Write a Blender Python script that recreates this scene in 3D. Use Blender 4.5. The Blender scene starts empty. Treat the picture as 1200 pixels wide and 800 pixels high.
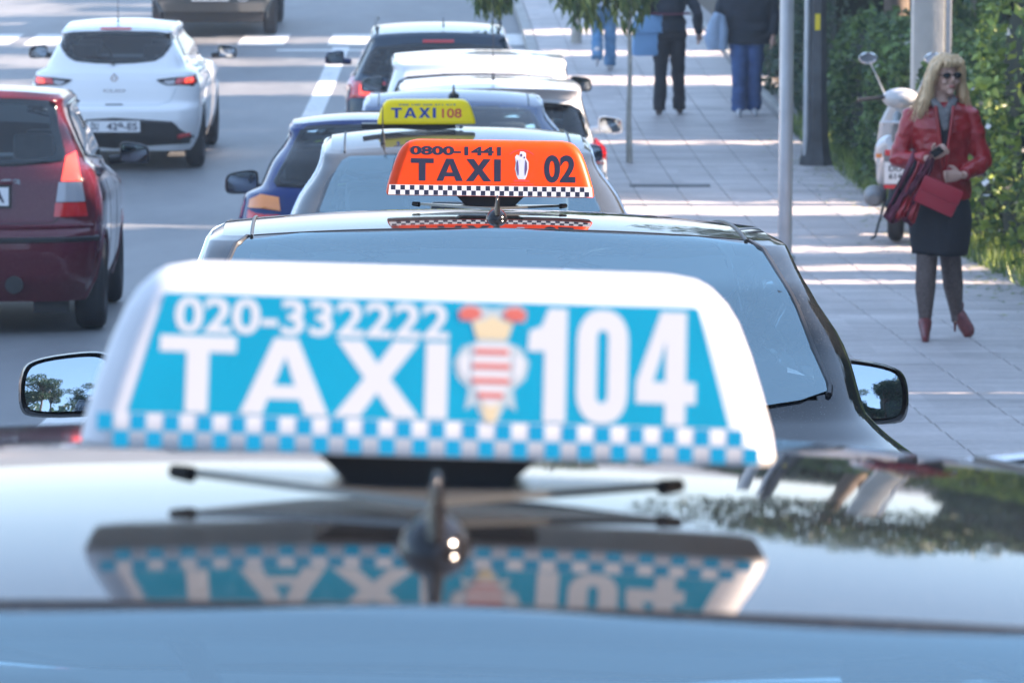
import bpy, bmesh, math, random
from mathutils import Vector, Matrix, noise as mnoise
random.seed(7)
R = math.radians
S = bpy.context.scene
COL = S.collection

# ------------------------------------------------------------------ camera
FPX = 5000.0
PITCH = math.atan(650/5000)
HC = 3.8
HAZE = 0.0011      # density of the thin air
cam = bpy.data.cameras.new('camera')
cam.sensor_width = 36.0
cam.lens = 36.0*FPX/1200.0
cam.clip_start = 0.1
cam.clip_end = 5000
cam.dof.use_dof = True
cam.dof.focus_distance = 9.0
cam.dof.aperture_fstop = 15.0
cam.dof.aperture_blades = 8
camo = bpy.data.objects.new('camera', cam)
COL.objects.link(camo)
camo.location = (0, 0, HC)
camo.rotation_euler = (math.pi/2 - PITCH, 0, 0)
S.camera = camo

# ------------------------------------------------------------------ sky and sun
SUN_EL, SUN_AZ = R(27), R(90)      # azimuth clockwise from +Y (0 = ahead of the camera, 90 = right)
w = bpy.data.worlds.new('World'); S.world = w; w.use_nodes = True
nt = w.node_tree
sky = nt.nodes.new('ShaderNodeTexSky'); sky.sky_type = 'NISHITA'
sky.sun_disc = False
sky.sun_elevation = SUN_EL; sky.sun_rotation = SUN_AZ
sky.air_density = 1.0; sky.dust_density = .15; sky.ozone_density = 3.0
bg = nt.nodes['Background']; bg.inputs['Strength'].default_value = 0.15
veil = nt.nodes.new('ShaderNodeMix'); veil.data_type = 'RGBA'     # thin even cirrus veil over the blue
veil.inputs[0].default_value = 0.83; veil.inputs[7].default_value = (.64, .90, 1.33, 1)
nt.links.new(sky.outputs[0], veil.inputs[6]); nt.links.new(veil.outputs[2], bg.inputs['Color'])
sl = bpy.data.lights.new('sun', 'SUN'); sl.energy = 3.6; sl.angle = R(0.6); sl.color = (1.0, 0.78, 0.62)
so = bpy.data.objects.new('sun', sl); COL.objects.link(so)
sd = Vector((math.sin(SUN_AZ)*math.cos(SUN_EL), math.cos(SUN_AZ)*math.cos(SUN_EL), math.sin(SUN_EL)))
so.rotation_euler = sd.to_track_quat('Z', 'Y').to_euler()
S.view_settings.view_transform = 'Standard'
try: S.view_settings.look = 'None'
except Exception: pass
S.view_settings.exposure = 2.95
S.view_settings.gamma = 1.0

# ------------------------------------------------------------------ ground profile (depth of the road below the lens)
PR = [(-60,-1.6),(-30,0.0),(-10,1.15),(2.8,1.91),(9,2.34),(18.5,2.95),(27,3.38),(31,3.58),(36,3.73),(43,3.80),(52,3.72),(60,3.52),(70,3.42),(90,3.4),(3000,3.4)]
def dep(Y):
    n = len(PR)
    for i in range(n-1):
        if Y <= PR[i+1][0] or i == n-2:
            (x0,y0),(x1,y1) = PR[i],PR[i+1]
            if i >= n-3: 
                t=(Y-x0)/(x1-x0); return y0+(y1-y0)*t
            def m(k):
                k=max(1,min(n-3,k)); return (PR[k+1][1]-PR[k-1][1])/(PR[k+1][0]-PR[k-1][0])
            h=x1-x0; t=(Y-x0)/h
            return (2*t**3-3*t*t+1)*y0+(t**3-2*t*t+t)*h*m(i)+(-2*t**3+3*t*t)*y1+(t**3-t*t)*h*m(i+1)
def zg(Y): return HC - dep(Y)
def curb(Y): return 1.45 - 0.02*Y
def verge(Y): return 4.26 - 0.025*Y

# ------------------------------------------------------------------ materials
def mat(name, col, rough=0.5, metal=0.0, coat=0.0, spec=0.5, ior=1.5, var=0.0, vscale=8.0, bump=0.0, bscale=60.0, trans=0.0, emit=None, sheen=0.0):
    m = bpy.data.materials.new(name); m.use_nodes = True
    nt = m.node_tree; b = nt.nodes['Principled BSDF']
    b.inputs['Base Color'].default_value = (*col, 1)
    b.inputs['Roughness'].default_value = rough
    b.inputs['Metallic'].default_value = metal
    b.inputs['Coat Weight'].default_value = coat
    b.inputs['Coat Roughness'].default_value = 0.02
    b.inputs['Specular IOR Level'].default_value = spec
    b.inputs['IOR'].default_value = ior
    if trans: b.inputs['Transmission Weight'].default_value = trans
    if sheen: b.inputs['Sheen Weight'].default_value = sheen
    if emit:
        b.inputs['Emission Color'].default_value = (*emit[0],1); b.inputs['Emission Strength'].default_value = emit[1]
    if var or bump:
        tc = nt.nodes.new('ShaderNodeTexCoord')
    if var:
        nz = nt.nodes.new('ShaderNodeTexNoise'); nz.inputs['Scale'].default_value = vscale; nz.inputs['Detail'].default_value = 6
        nt.links.new(tc.outputs['Object'], nz.inputs['Vector'])
        mr = nt.nodes.new('ShaderNodeMapRange'); mr.inputs[1].default_value=.25; mr.inputs[2].default_value=.75
        mr.inputs[3].default_value = 1-var; mr.inputs[4].default_value = 1+var
        nt.links.new(nz.outputs['Fac'], mr.inputs[0])
        mx = nt.nodes.new('ShaderNodeVectorMath'); mx.operation='SCALE'; mx.inputs[0].default_value = col
        nt.links.new(mr.outputs[0], mx.inputs['Scale']); nt.links.new(mx.outputs[0], b.inputs['Base Color'])
    if bump:
        nb = nt.nodes.new('ShaderNodeTexNoise'); nb.inputs['Scale'].default_value = bscale; nb.inputs['Detail'].default_value = 5
        nt.links.new(tc.outputs['Object'], nb.inputs['Vector'])
        bp = nt.nodes.new('ShaderNodeBump'); bp.inputs['Strength'].default_value = bump; bp.inputs['Distance'].default_value = .01
        nt.links.new(nb.outputs['Fac'], bp.inputs['Height']); nt.links.new(bp.outputs[0], b.inputs['Normal'])
    return m
def paint(name, col, metal=0.0, rough=0.35):
    m = mat(name, col, rough=rough, metal=metal, coat=1.0, spec=.5)
    nt = m.node_tree; b = nt.nodes['Principled BSDF']
    # road dust film and faint orange peel
    tc = nt.nodes.new('ShaderNodeTexCoord')
    n1 = nt.nodes.new('ShaderNodeTexNoise'); n1.inputs['Scale'].default_value = 3.0; n1.inputs['Detail'].default_value = 8; n1.inputs['Roughness'].default_value=.7
    nt.links.new(tc.outputs['Object'], n1.inputs['Vector'])
    mr = nt.nodes.new('ShaderNodeMapRange'); mr.inputs[1].default_value=.45; mr.inputs[2].default_value=.8; mr.inputs[3].default_value=0.01; mr.inputs[4].default_value=.06
    nt.links.new(n1.outputs['Fac'], mr.inputs[0]); nt.links.new(mr.outputs[0], b.inputs['Coat Roughness'])
    return m
M = {}
M['black_paint'] = mat('black_car_paint', (.006,.007,.009), .035, spec=.24)
def dusty(m, r0=.02, r1=.11, c1=(.05,.05,.05)):
    nt=m.node_tree; b=nt.nodes['Principled BSDF']; tc=nt.nodes.new('ShaderNodeTexCoord')
    n=nt.nodes.new('ShaderNodeTexNoise'); n.inputs['Scale'].default_value=2.2; n.inputs['Detail'].default_value=9; n.inputs['Roughness'].default_value=.72
    n2=nt.nodes.new('ShaderNodeTexNoise'); n2.inputs['Scale'].default_value=260; n2.inputs['Detail'].default_value=2
    for q in (n,n2): nt.links.new(tc.outputs['Object'],q.inputs['Vector'])
    mr=nt.nodes.new('ShaderNodeMapRange'); mr.inputs[1].default_value=.42; mr.inputs[2].default_value=.72; mr.inputs[3].default_value=r0; mr.inputs[4].default_value=r1
    nt.links.new(n.outputs['Fac'],mr.inputs[0]); nt.links.new(mr.outputs[0],b.inputs['Roughness'])
    sp=nt.nodes.new('ShaderNodeMapRange'); sp.inputs[1].default_value=.60; sp.inputs[2].default_value=.72; nt.links.new(n2.outputs['Fac'],sp.inputs[0])
    mx=nt.nodes.new('ShaderNodeMix'); mx.data_type='RGBA'; mx.inputs[6].default_value=b.inputs['Base Color'].default_value; mx.inputs[7].default_value=(*c1,1)
    nt.links.new(sp.outputs[0],mx.inputs[0]); nt.links.new(mx.outputs[2],b.inputs['Base Color'])
    nb=nt.nodes.new('ShaderNodeTexNoise'); nb.inputs['Scale'].default_value=1.6; nb.inputs['Detail'].default_value=2; nt.links.new(tc.outputs['Object'],nb.inputs['Vector'])
    bp=nt.nodes.new('ShaderNodeBump'); bp.inputs['Strength'].default_value=.10; bp.inputs['Distance'].default_value=.012; nt.links.new(nb.outputs['Fac'],bp.inputs['Height']); nt.links.new(bp.outputs[0],b.inputs['Normal'])
dusty(M['black_paint'])
M['grey_paint'] = mat('grey_car_paint', (.035,.038,.042), .06, spec=.4); dusty(M['grey_paint'])
M['navy_paint'] = mat('navy_car_paint', (.012,.04,.11), .06, spec=.45); dusty(M['navy_paint'],.03,.12)
M['royal_paint'] = mat('royal_blue_car_paint', (.005,.022,.115), .08, spec=.35); dusty(M['royal_paint'],.05,.15)
M['white_paint'] = paint('white_car_paint', (.74,.75,.76))
M['burgundy_paint'] = mat('burgundy_car_paint', (.085,.008,.019), .09, spec=.5); dusty(M['burgundy_paint'],.05,.16,(.2,.08,.08))
M['slate_paint'] = mat('slate_car_paint', (.025,.045,.07), .10, spec=.4); dusty(M['slate_paint'],.04,.15)
M['jeep_paint'] = paint('dark_green_car_paint', (.02,.03,.035))
M['black_plastic'] = mat('black_plastic', (.018,.018,.02), .45, var=.2)
M['rubber'] = mat('tyre_rubber', (.022,.022,.024), .75, bump=.3, bscale=80)
M['gloss_black'] = mat('gloss_black', (.008,.008,.01), .12, spec=.35)
M['plate_steel'] = mat('brushed_plate', (.16,.17,.18), .22, metal=.7)
M['alloy'] = mat('alloy', (.45,.46,.48), .3, metal=.9)
M['chrome'] = mat('chrome', (.8,.8,.82), .08, metal=1)
M['mirror'] = mat('mirror_glass', (.40,.48,.56), .015, metal=1)
M['mirror_dark'] = mat('dark_mirror_glass', (.22,.25,.28), .02, metal=1)
M['plate'] = mat('number_plate_white', (.75,.75,.76), .4)
M['plate_ink'] = mat('number_plate_ink', (.03,.03,.05), .5)
M['seat'] = mat('seat_fabric', (.09,.092,.10), .85, var=.2)
M['trim'] = mat('interior_trim', (.06,.062,.066), .7)
M['red_lens'] = mat('red_lens', (.55,.01,.012), .12, coat=1)
M['lit_red'] = mat('lit_red_lens', (.8,.03,.02), .12, coat=1, emit=((1,.07,.02),.26))
M['clear_lens'] = mat('clear_lens', (.36,.36,.38), .12, coat=1)
M['amber_lens'] = mat('amber_lens', (.75,.22,.03), .15, coat=1)
M['blue_sign'] = mat('cyan_film', (.002,.26,.41), .4, spec=.2, var=.05, vscale=25)
M['sign_white'] = mat('sign_white_plastic', (.58,.58,.60), .35, coat=.2, var=.05, vscale=30)
M['sign_orange'] = mat('sign_orange_plastic', (.74,.050,.001), .4, spec=.18, var=.04, vscale=25)
M['sign_yellow'] = mat('sign_yellow_plastic', (.86,.62,.005), .35, spec=.2, var=.04, vscale=25)
M['ink_dark'] = mat('dark_print', (.02,.025,.05), .5, spec=.12)
M['ink_blue'] = mat('blue_print', (.03,.06,.25), .5, spec=.12)
M['ink_red'] = mat('red_print', (.55,.06,.06), .5, spec=.12)
M['ink_white'] = mat('white_print', (.52,.53,.55), .4)
M['ink_cyan'] = mat('cyan_print', (.003,.24,.42), .4, spec=.2)
M['ink_gold'] = mat('gold_print', (.55,.46,.30), .4, spec=.2)
M['ink_plum'] = mat('plum_print', (.10,.07,.16), .5, spec=.1)
M['ink_coral'] = mat('coral_print', (.50,.13,.11), .5, spec=.1)
M['ink_grey'] = mat('grey_print', (.35,.42,.45), .4)
M['ink_lilac'] = mat('lilac_print', (.45,.48,.75), .4)
M['galv'] = mat('galvanised_steel', (.50,.52,.55), .38, metal=.35, var=.12, vscale=6)
M['iron'] = mat('old_iron', (.06,.065,.07), .55, var=.45, vscale=5, bump=.4, bscale=25)
M['yellow_tape'] = mat('yellow_sticker', (.8,.6,.03), .5)
M['concrete'] = mat('concrete', (.42,.42,.40), .85, var=.15, vscale=4, bump=.3, bscale=40)
M['bark'] = mat('bark', (.13,.10,.075), .9, var=.4, vscale=10, bump=.8, bscale=30)
M['stem'] = mat('young_bark', (.42,.39,.34), .8, var=.25, vscale=12)
M['soil'] = mat('soil', (.10,.075,.05), .95, var=.3, vscale=20)

def glass_mat(name, tint=(.5,.6,.62), alpha=.75, ior=1.6, refl=(1,1,1)):
    m = bpy.data.materials.new(name); m.use_nodes = True; nt = m.node_tree
    for n in list(nt.nodes):
        if n.type != 'OUTPUT_MATERIAL': nt.nodes.remove(n)
    out = nt.nodes['Material Output']
    tr = nt.nodes.new('ShaderNodeBsdfTransparent'); tr.inputs[0].default_value = (*[c*alpha for c in tint],1)
    gl = nt.nodes.new('ShaderNodeBsdfGlossy'); gl.inputs['Roughness'].default_value = .015; gl.inputs[0].default_value = (*refl,1)
    fr = nt.nodes.new('ShaderNodeFresnel'); fr.inputs['IOR'].default_value = ior
    mx = nt.nodes.new('ShaderNodeMixShader')
    nt.links.new(fr.outputs[0], mx.inputs[0]); nt.links.new(tr.outputs[0], mx.inputs[1]); nt.links.new(gl.outputs[0], mx.inputs[2])
    nt.links.new(mx.outputs[0], out.inputs['Surface'])
    return m
M['glass'] = glass_mat('car_glass', tint=(.80,.90,.92), alpha=.95, ior=1.5)
M['reflective_glass'] = glass_mat('blue_reflect_glass', (.50,.66,.72), .95, 3.1, (.72,.93,1.0))  # reflectance raised and sky blue put into its tint for brighter rear windows
M['dark_glass'] = glass_mat('tinted_car_glass', (.55,.66,.68), .85, 1.55)

def foliage(name, c1, c2, sc=6.0, rough=.45):
    m = bpy.data.materials.new(name); m.use_nodes = True; nt = m.node_tree; b = nt.nodes['Principled BSDF']
    geo = nt.nodes.new('ShaderNodeNewGeometry')
    rmp = nt.nodes.new('ShaderNodeMix'); rmp.data_type='RGBA'
    rmp.inputs[6].default_value=(*c1,1); rmp.inputs[7].default_value=(*c2,1)
    pw = nt.nodes.new('ShaderNodeMath'); pw.operation='POWER'; pw.inputs[1].default_value=1.8
    nt.links.new(geo.outputs['Random Per Island'], pw.inputs[0]); nt.links.new(pw.outputs[0], rmp.inputs[0])
    nt.links.new(rmp.outputs[2], b.inputs['Base Color'])
    b.inputs['Roughness'].default_value=rough
    tl = nt.nodes.new('ShaderNodeBsdfTranslucent'); nt.links.new(rmp.outputs[2], tl.inputs[0])
    mx = nt.nodes.new('ShaderNodeMixShader'); mx.inputs[0].default_value=.3
    nt.links.new(b.outputs[0], mx.inputs[1]); nt.links.new(tl.outputs[0], mx.inputs[2])
    nt.links.new(mx.outputs[0], nt.nodes['Material Output'].inputs['Surface'])
    return m
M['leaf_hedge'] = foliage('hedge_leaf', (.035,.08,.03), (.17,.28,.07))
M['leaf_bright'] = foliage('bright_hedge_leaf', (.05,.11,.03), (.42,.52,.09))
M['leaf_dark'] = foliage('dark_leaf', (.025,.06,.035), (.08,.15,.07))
M['leaf_young'] = foliage('young_tree_leaf', (.08,.15,.04), (.42,.45,.12))
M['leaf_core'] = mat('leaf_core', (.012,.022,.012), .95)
M['pale_fleck'] = mat('pale_fleck', (.7,.68,.66), .6)  # pale flecks among the hedge leaves

# ------------------------------------------------------------------ object helpers
def mesh_obj(name, verts, faces, m, parent=None, smooth=True, angle=40):
    me = bpy.data.meshes.new(name); me.from_pydata([tuple(v) for v in verts], [], faces); me.update()
    return fin(name, me, m, parent, smooth, angle)
def fin(name, me, m, parent=None, smooth=True, angle=40):
    for mm in (m if isinstance(m,(list,tuple)) else [m]): me.materials.append(mm)
    if smooth:
        me.shade_smooth()
        try: me.set_sharp_from_angle(angle=R(angle))
        except Exception: pass
    o = bpy.data.objects.new(name, me); COL.objects.link(o)
    if parent: o.parent = parent
    return o
def bm_obj(name, bm, m, parent=None, smooth=True, angle=40):
    me = bpy.data.meshes.new(name); bmesh.ops.recalc_face_normals(bm, faces=bm.faces); bm.to_mesh(me); bm.free()
    return fin(name, me, m, parent, smooth, angle)
def tag(o, label=None, cat=None, group=None, kind=None):
    if label: o['label'] = label
    if cat: o['category'] = cat
    if group: o['group'] = group
    if kind: o['kind'] = kind
    return o
def empty(name, loc, rot=(0,0,0), label=None, cat=None, group=None):
    o = bpy.data.objects.new(name, None); COL.objects.link(o); o.location = loc; o.rotation_euler = rot
    o.empty_display_size=.2
    return tag(o, label, cat, group)
def copy_tree(o, parent=None):
    c = o.copy(); COL.objects.link(c)
    if parent: c.parent = parent
    for ch in [x for x in ALLCH(o)]: copy_tree(ch, c)
    return c
def ALLCH(o): return list(o.children)

def add_box(bm, c, s, rot=None, bev=0.0):
    r = bmesh.ops.create_cube(bm, size=1.0)
    vs = r['verts']
    bmesh.ops.scale(bm, vec=s, verts=vs)
    if bev:
        es = list({e for v in vs for e in v.link_edges})
        rr = bmesh.ops.bevel(bm, geom=es, offset=bev, segments=2, affect='EDGES', profile=.6)
        vs = list({v for f in rr['faces'] for v in f.verts} | {v for v in vs if v.is_valid})
    if rot: bmesh.ops.rotate(bm, cent=(0,0,0), matrix=rot, verts=vs)
    bmesh.ops.translate(bm, vec=c, verts=vs)
    return vs
def box(name, c, s, m, parent=None, rot=None, bev=0.0):
    bm = bmesh.new(); add_box(bm, c, s, rot, bev); return bm_obj(name, bm, m, parent)
def tube(name, pts, rad, m, parent=None, n=10, cap=True, flat=1.0):
    """loft of circular sections along pts; rad may be a list of r or (rx, ry)"""
    v, f = tube_geo(pts, rad, n, cap)
    return mesh_obj(name, v, f, m, parent, angle=50)
def tube_geo(pts, rad, n=10, cap=True, up=Vector((0,1,0)), off=0):
    pts = [Vector(p) for p in pts]; N = len(pts)
    if not isinstance(rad,(list,tuple)): rad = [rad]*N
    V, F = [], []
    prev = None
    for i,p in enumerate(pts):
        if i == 0: d = pts[1]-pts[0]
        elif i == N-1: d = pts[-1]-pts[-2]
        else: d = (pts[i+1]-pts[i]).normalized() + (pts[i]-pts[i-1]).normalized()
        d = d.normalized() if d.length>1e-9 else Vector((0,0,1))
        if prev is None:
            a = up if abs(up.dot(d))<.9 else Vector((1,0,0))
            xx = a.cross(d).normalized()
        else:
            xx = (prev - d*prev.dot(d)).normalized()
        prev = xx; yy = d.cross(xx)
        r = rad[i]; rx, ry = r if isinstance(r,(list,tuple)) else (r,r)
        for k in range(n):
            t = 2*math.pi*k/n
            V.append(p + xx*(rx*math.cos(t)) + yy*(ry*math.sin(t)))
    for i in range(N-1):
        for k in range(n):
            a=i*n+k; b=i*n+(k+1)%n
            F.append((off+a,off+b,off+b+n,off+a+n))
    if cap:
        F.append(tuple(off+k for k in range(n-1,-1,-1))); F.append(tuple(off+(N-1)*n+k for k in range(n)))
    return V, F
def multi_tube(name, specs, m, parent=None, n=8):
    V, F = [], []
    for pts, rad in specs:
        v, f = tube_geo(pts, rad, n, True, off=len(V)); V += v; F += f
    return mesh_obj(name, V, F, m, parent, angle=50)
def ellipsoid_geo(c, r, nu=14, nv=9, rot=None, off=0):
    V,F=[],[]
    for j in range(nv+1):
        ph=math.pi*j/nv
        for i in range(nu):
            th=2*math.pi*i/nu
            v=Vector((r[0]*math.sin(ph)*math.cos(th), r[1]*math.sin(ph)*math.sin(th), r[2]*math.cos(ph)))
            if rot is not None: v = rot @ v
            V.append(v+Vector(c))
    for j in range(nv):
        for i in range(nu):
            a=j*nu+i;b=j*nu+(i+1)%nu
            F.append((off+a,off+a+nu,off+b+nu,off+b))
    return V,F

TMP = bpy.data.scenes.new('workshop')
def baked(o):
    TMP.collection.objects.link(o)
    vl = TMP.view_layers[0]; vl.update()
    me = bpy.data.meshes.new_from_object(o.evaluated_get(vl.depsgraph))
    return me
def text_mesh(s, boldness=0.0, ext=0.0008):
    cu = bpy.data.curves.new('txt','FONT'); cu.body = s; cu.offset = boldness; cu.extrude = 0.02; cu.resolution_u = 6
    o = bpy.data.objects.new('txt', cu)
    me = baked(o)
    bpy.data.objects.remove(o); bpy.data.curves.remove(cu)
    return me
def poly_mesh(polys, ext=0.02):
    """polys: outlines with holes as closed 2d point lists -> extruded filled mesh"""
    cu = bpy.data.curves.new('poly','CURVE'); cu.dimensions='2D'; cu.fill_mode='BOTH'; cu.extrude=ext
    for p in polys:
        sp = cu.splines.new('POLY'); sp.points.add(len(p)-1)
        for i,(x,y) in enumerate(p): sp.points[i].co=(x,y,0,1)
        sp.use_cyclic_u=True
    o = bpy.data.objects.new('poly', cu)
    me = baked(o)
    bpy.data.objects.remove(o); bpy.data.curves.remove(cu)
    return me
def fit(me, x0, x1, h0, h1, thick=.0012):
    """scale flat mesh into box; keep thickness small"""
    xs=[v.co.x for v in me.vertices]; ys=[v.co.y for v in me.vertices]; zs=[v.co.z for v in me.vertices]
    ax,bx,ay,by,az,bz=min(xs),max(xs),min(ys),max(ys),min(zs),max(zs)
    for v in me.vertices:
        v.co=(x0+(v.co.x-ax)/(bx-ax)*(x1-x0), h0+(v.co.y-ay)/(by-ay)*(h1-h0), (v.co.z-az)/max(1e-9,bz-az)*thick)
    return me
def put(name, me, m, parent, origin, ex, ey):
    """place flat mesh: local x->ex, local y->ey, local z-> ex x ey"""
    ez = ex.cross(ey)
    Mx = Matrix(((ex.x,ey.x,ez.x,origin[0]),(ex.y,ey.y,ez.y,origin[1]),(ex.z,ey.z,ez.z,origin[2]),(0,0,0,1)))
    me.transform(Mx)
    for mm in [m]: me.materials.clear(); me.materials.append(mm)
    for p in me.polygons: p.use_smooth=False
    o=bpy.data.objects.new(name,me); COL.objects.link(o); o.parent=parent
    return o
def T_(): 
    return [[(.29,0),(.53,0),(.53,.79),(.82,.79),(.82,1),(0,1),(0,.79),(.29,.79)]]
def A_():
    return [[(0,0),(.24,0),(.30,.20),(.64,.20),(.70,0),(.95,0),(.60,1),(.35,1)],[(.36,.38),(.475,.76),(.585,.38)]]
def X_():
    return [[(0,0),(.28,0),(.46,.32),(.64,0),(.92,0),(.60,.51),(.90,1),(.63,1),(.46,.70),(.29,1),(.02,1),(.32,.51)]]
def I_(): return [[(0,0),(.24,0),(.24,1),(0,1)]]
def taxi_mesh(gap=.06):
    x=0; polys=[]
    for g,wd in ((T_(),.82),(A_(),.95),(X_(),.92),(I_(),.24)):
        for p in g: polys.append([(a+x,b) for a,b in p])
        x+=wd+gap
    return poly_mesh(polys)
def rrect(cx,cy,hx,hy,r,n=5):
    P=[]
    for (sx,sy,a0) in ((1,-1,-90),(1,1,0),(-1,1,90),(-1,-1,180)):
        for k in range(n+1):
            a=R(a0+90*k/n); P.append((cx+sx*(hx-r)+r*math.cos(a), cy+sy*(hy-r)+r*math.sin(a)))
    return P
def digits_104():
    one=[(0,.62),(.02,.80),(.16,.84),(.24,1),(.46,1),(.46,0),(.20,0),(.20,.62)]
    zo=rrect(.88,.5,.30,.5,.26); zi=rrect(.88,.5,.065,.32,.06)
    # four with slanted arm and closed counter
    x=1.28
    four=[(x+.34,0),(x+.58,0),(x+.58,.19),(x+.70,.19),(x+.70,.38),(x+.58,.38),(x+.58,1),(x+.28,1),(x,.38),(x,.19),(x+.34,.19)]
    h4=[(x+.34,.38),(x+.20,.38),(x+.34,.74)]
    return poly_mesh([one,zo,zi,four,h4])

# ------------------------------------------------------------------ cars
def cr(a,b,c,d,t):   # catmull-rom
    return .5*((2*b)+(-a+c)*t+(2*a-5*b+4*c-d)*t*t+(-a+3*b-3*c+d)*t*t*t)
class Shell:
    """body shell built from stacked plan-view outlines; +y is the nose, y=0 the rear bumper"""
    def __init__(s, keys, W, L, sub=4, nR=12, nC=6, nS=36, bow=.06, crown=.035, arch=.03, tk=None):
        # key: (zr, r, zf, f, w, Rx, Ry)
        s.L=L; s.W=W; s.nR=nR; s.nC=nC; s.nS=nS; s.bow=bow; s.crown=crown; s.arch=arch
        s.lv=[]; n=len(keys)
        s.kt=[]
        tk = tk if tk is not None else n-2
        for i in range(n-1):
            k0=keys[max(0,i-1)];k1=keys[i];k2=keys[i+1];k3=keys[min(n-1,i+2)]
            for q in range(sub):
                t=q/sub
                s.lv.append([ (cr(a,b,c,d,t) if j in (4,) else b+(c-b)*t)*(1) for j,(a,b,c,d) in enumerate(zip(k0,k1,k2,k3))])
                s.kt.append(i+t)
        s.lv.append(list(keys[-1])); s.kt.append(n-1)
        s.tk=tk; s.n=n
    def blend(s,kt):
        return max(0,min(1,(kt-s.tk)/max(1e-6,(s.n-1-s.tk))))
    def plan(s,y):
        q=(y-s.L*.5)/(s.L*.5); return 1-.055*abs(q)**3
    def level(s, kt):
        j=0
        for j in range(len(s.kt)-1):
            if kt<=s.kt[j+1]: break
        t=(kt-s.kt[j])/(s.kt[j+1]-s.kt[j]); t=max(0,min(1,t))
        return [a+(b-a)*t for a,b in zip(s.lv[j],s.lv[j+1])]
    def zat(s,lv,kt,x,y):
        zr,r,zf,f,w,Rx,Ry=lv
        u=max(0,min(1,(y-r)/(f-r))); us=u*u*(3-2*u)
        b=s.blend(kt)
        return zr+(zf-zr)*us - s.crown*b*(min(1,abs(x)/w))**2.2*(1) + s.arch*b*4*u*(1-u)
    def half(s, lv):
        zr,r,zf,f,w,Rx,Ry=lv; P=[]
        bow=s.bow
        for i in range(s.nR):
            x=(w-Rx)*i/s.nR; P.append((x, r+bow*(x/w)**2))
        yc=r+bow*((w-Rx)/w)**2; sl=2*bow*(w-Rx)/w/w
        for i in range(s.nC):
            a=math.pi/2*i/s.nC; P.append((w-Rx+Rx*math.sin(a), yc+Ry*(1-math.cos(a))+sl*Rx*math.sin(a)*(1-i/s.nC)*.5))
        y0=yc+Ry; y1=f-bow*((w-Rx)/w)**2-Ry
        for i in range(s.nS+1):
            P.append((w, y0+(y1-y0)*i/s.nS))
        for i in range(s.nC-1,-1,-1):
            a=math.pi/2*i/s.nC; P.append((w-Rx+Rx*math.sin(a), y1+Ry-Ry*(1-math.cos(a))))
        for i in range(s.nR-1,-1,-1):
            x=(w-Rx)*i/s.nR; P.append((x, f-bow*(x/w)**2))
        return [(x*s.plan(y),y) for x,y in P]
    def rear_pt(s,x,z,end='rear'):
        ax=abs(x); rear=(end=='rear')
        lo,hi=0.0,float(s.n-1)
        def zz(kt):
            lv=s.level(kt); 
            return (lv[0] if rear else lv[2]) - s.crown*s.blend(kt)*(min(1,ax/lv[4]))**2.2
        for _ in range(34):
            mid=(lo+hi)/2
            if zz(mid)<z: lo=mid
            else: hi=mid
        lv=s.level(lo); P=s.half(lv)
        if rear: P=P[:s.nR+s.nC+3]
        else: P=P[::-1][:s.nR+s.nC+3]
        if ax>=P[-1][0]: return P[-1][1] if ax<P[-1][0]+.02 else P[-1][1]+.0
        for (x0,y0),(x1,y1) in zip(P,P[1:]):
            if x0<=ax<=x1+1e-9: return y0+(y1-y0)*((ax-x0)/max(1e-9,x1-x0))
        return P[-1][1]
    def side_x(s,y,z):
        lo,hi=0.0,float(s.n-1)
        for _ in range(30):
            mid=(lo+hi)/2; lv=s.level(mid)
            if s.zat(lv,mid,lv[4],y)<z: lo=mid
            else: hi=mid
        lv=s.level(lo)
        P=s.half(lv)
        best=lv[4]*s.plan(y)
        for (x0,y0),(x1,y1) in zip(P,P[1:]):
            if min(y0,y1)<=y<=max(y0,y1) and abs(y1-y0)>1e-6 and x0>.3*lv[4]:
                return x0+(x1-x0)*((y-y0)/(y1-y0))
        return best
    def build(s, parent, m, roof_m=None, rear_cut=None, front_cut=None, side_cuts=(), arches=(), clear=.2):
        H=[s.half(l) for l in s.lv]; n=len(H[0]); V=[];F=[]
        idx={}
        for sg in (1,-1):
            for j,P in enumerate(H):
                for i,(x,y) in enumerate(P):
                    if sg==-1 and (i==0 or i==n-1): idx[(sg,j,i)]=idx[(1,j,i)]; continue
                    z=s.zat(s.lv[j],s.kt[j],x/s.plan(y),y)
                    idx[(sg,j,i)]=len(V); V.append((sg*x,y,z))
        nr=s.nR+s.nC; 
        for sg in (1,-1):
            for j in range(len(H)-1):
                for i in range(n-1):
                    q=[idx[(sg,j,i)],idx[(sg,j,i+1)],idx[(sg,j+1,i+1)],idx[(sg,j+1,i)]]
                    c=[sum(V[k][a] for k in q)/4 for a in range(3)]
                    if rear_cut and i<nr and inside((abs(c[0]),c[2]),rear_cut): continue
                    if front_cut and i>=n-1-nr and inside((abs(c[0]),c[2]),front_cut): continue
                    if nr-2<=i<n-1-nr+2:
                        if any(inside((c[1],c[2]),sc) for sc in side_cuts): continue
                        if any((c[1]-ay)**2+(c[2]-az)**2<ar*ar for ay,az,ar in arches): continue
                    F.append(q if sg==1 else q[::-1])
        body=mesh_obj('body',V,F,m,parent,angle=50)
        # roof skin
        j=len(H)-1; P=H[j]; nc=s.nR+s.nC; V=[];F=[];lv=s.lv[j]
        rows=s.nS
        cols=[]
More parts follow.
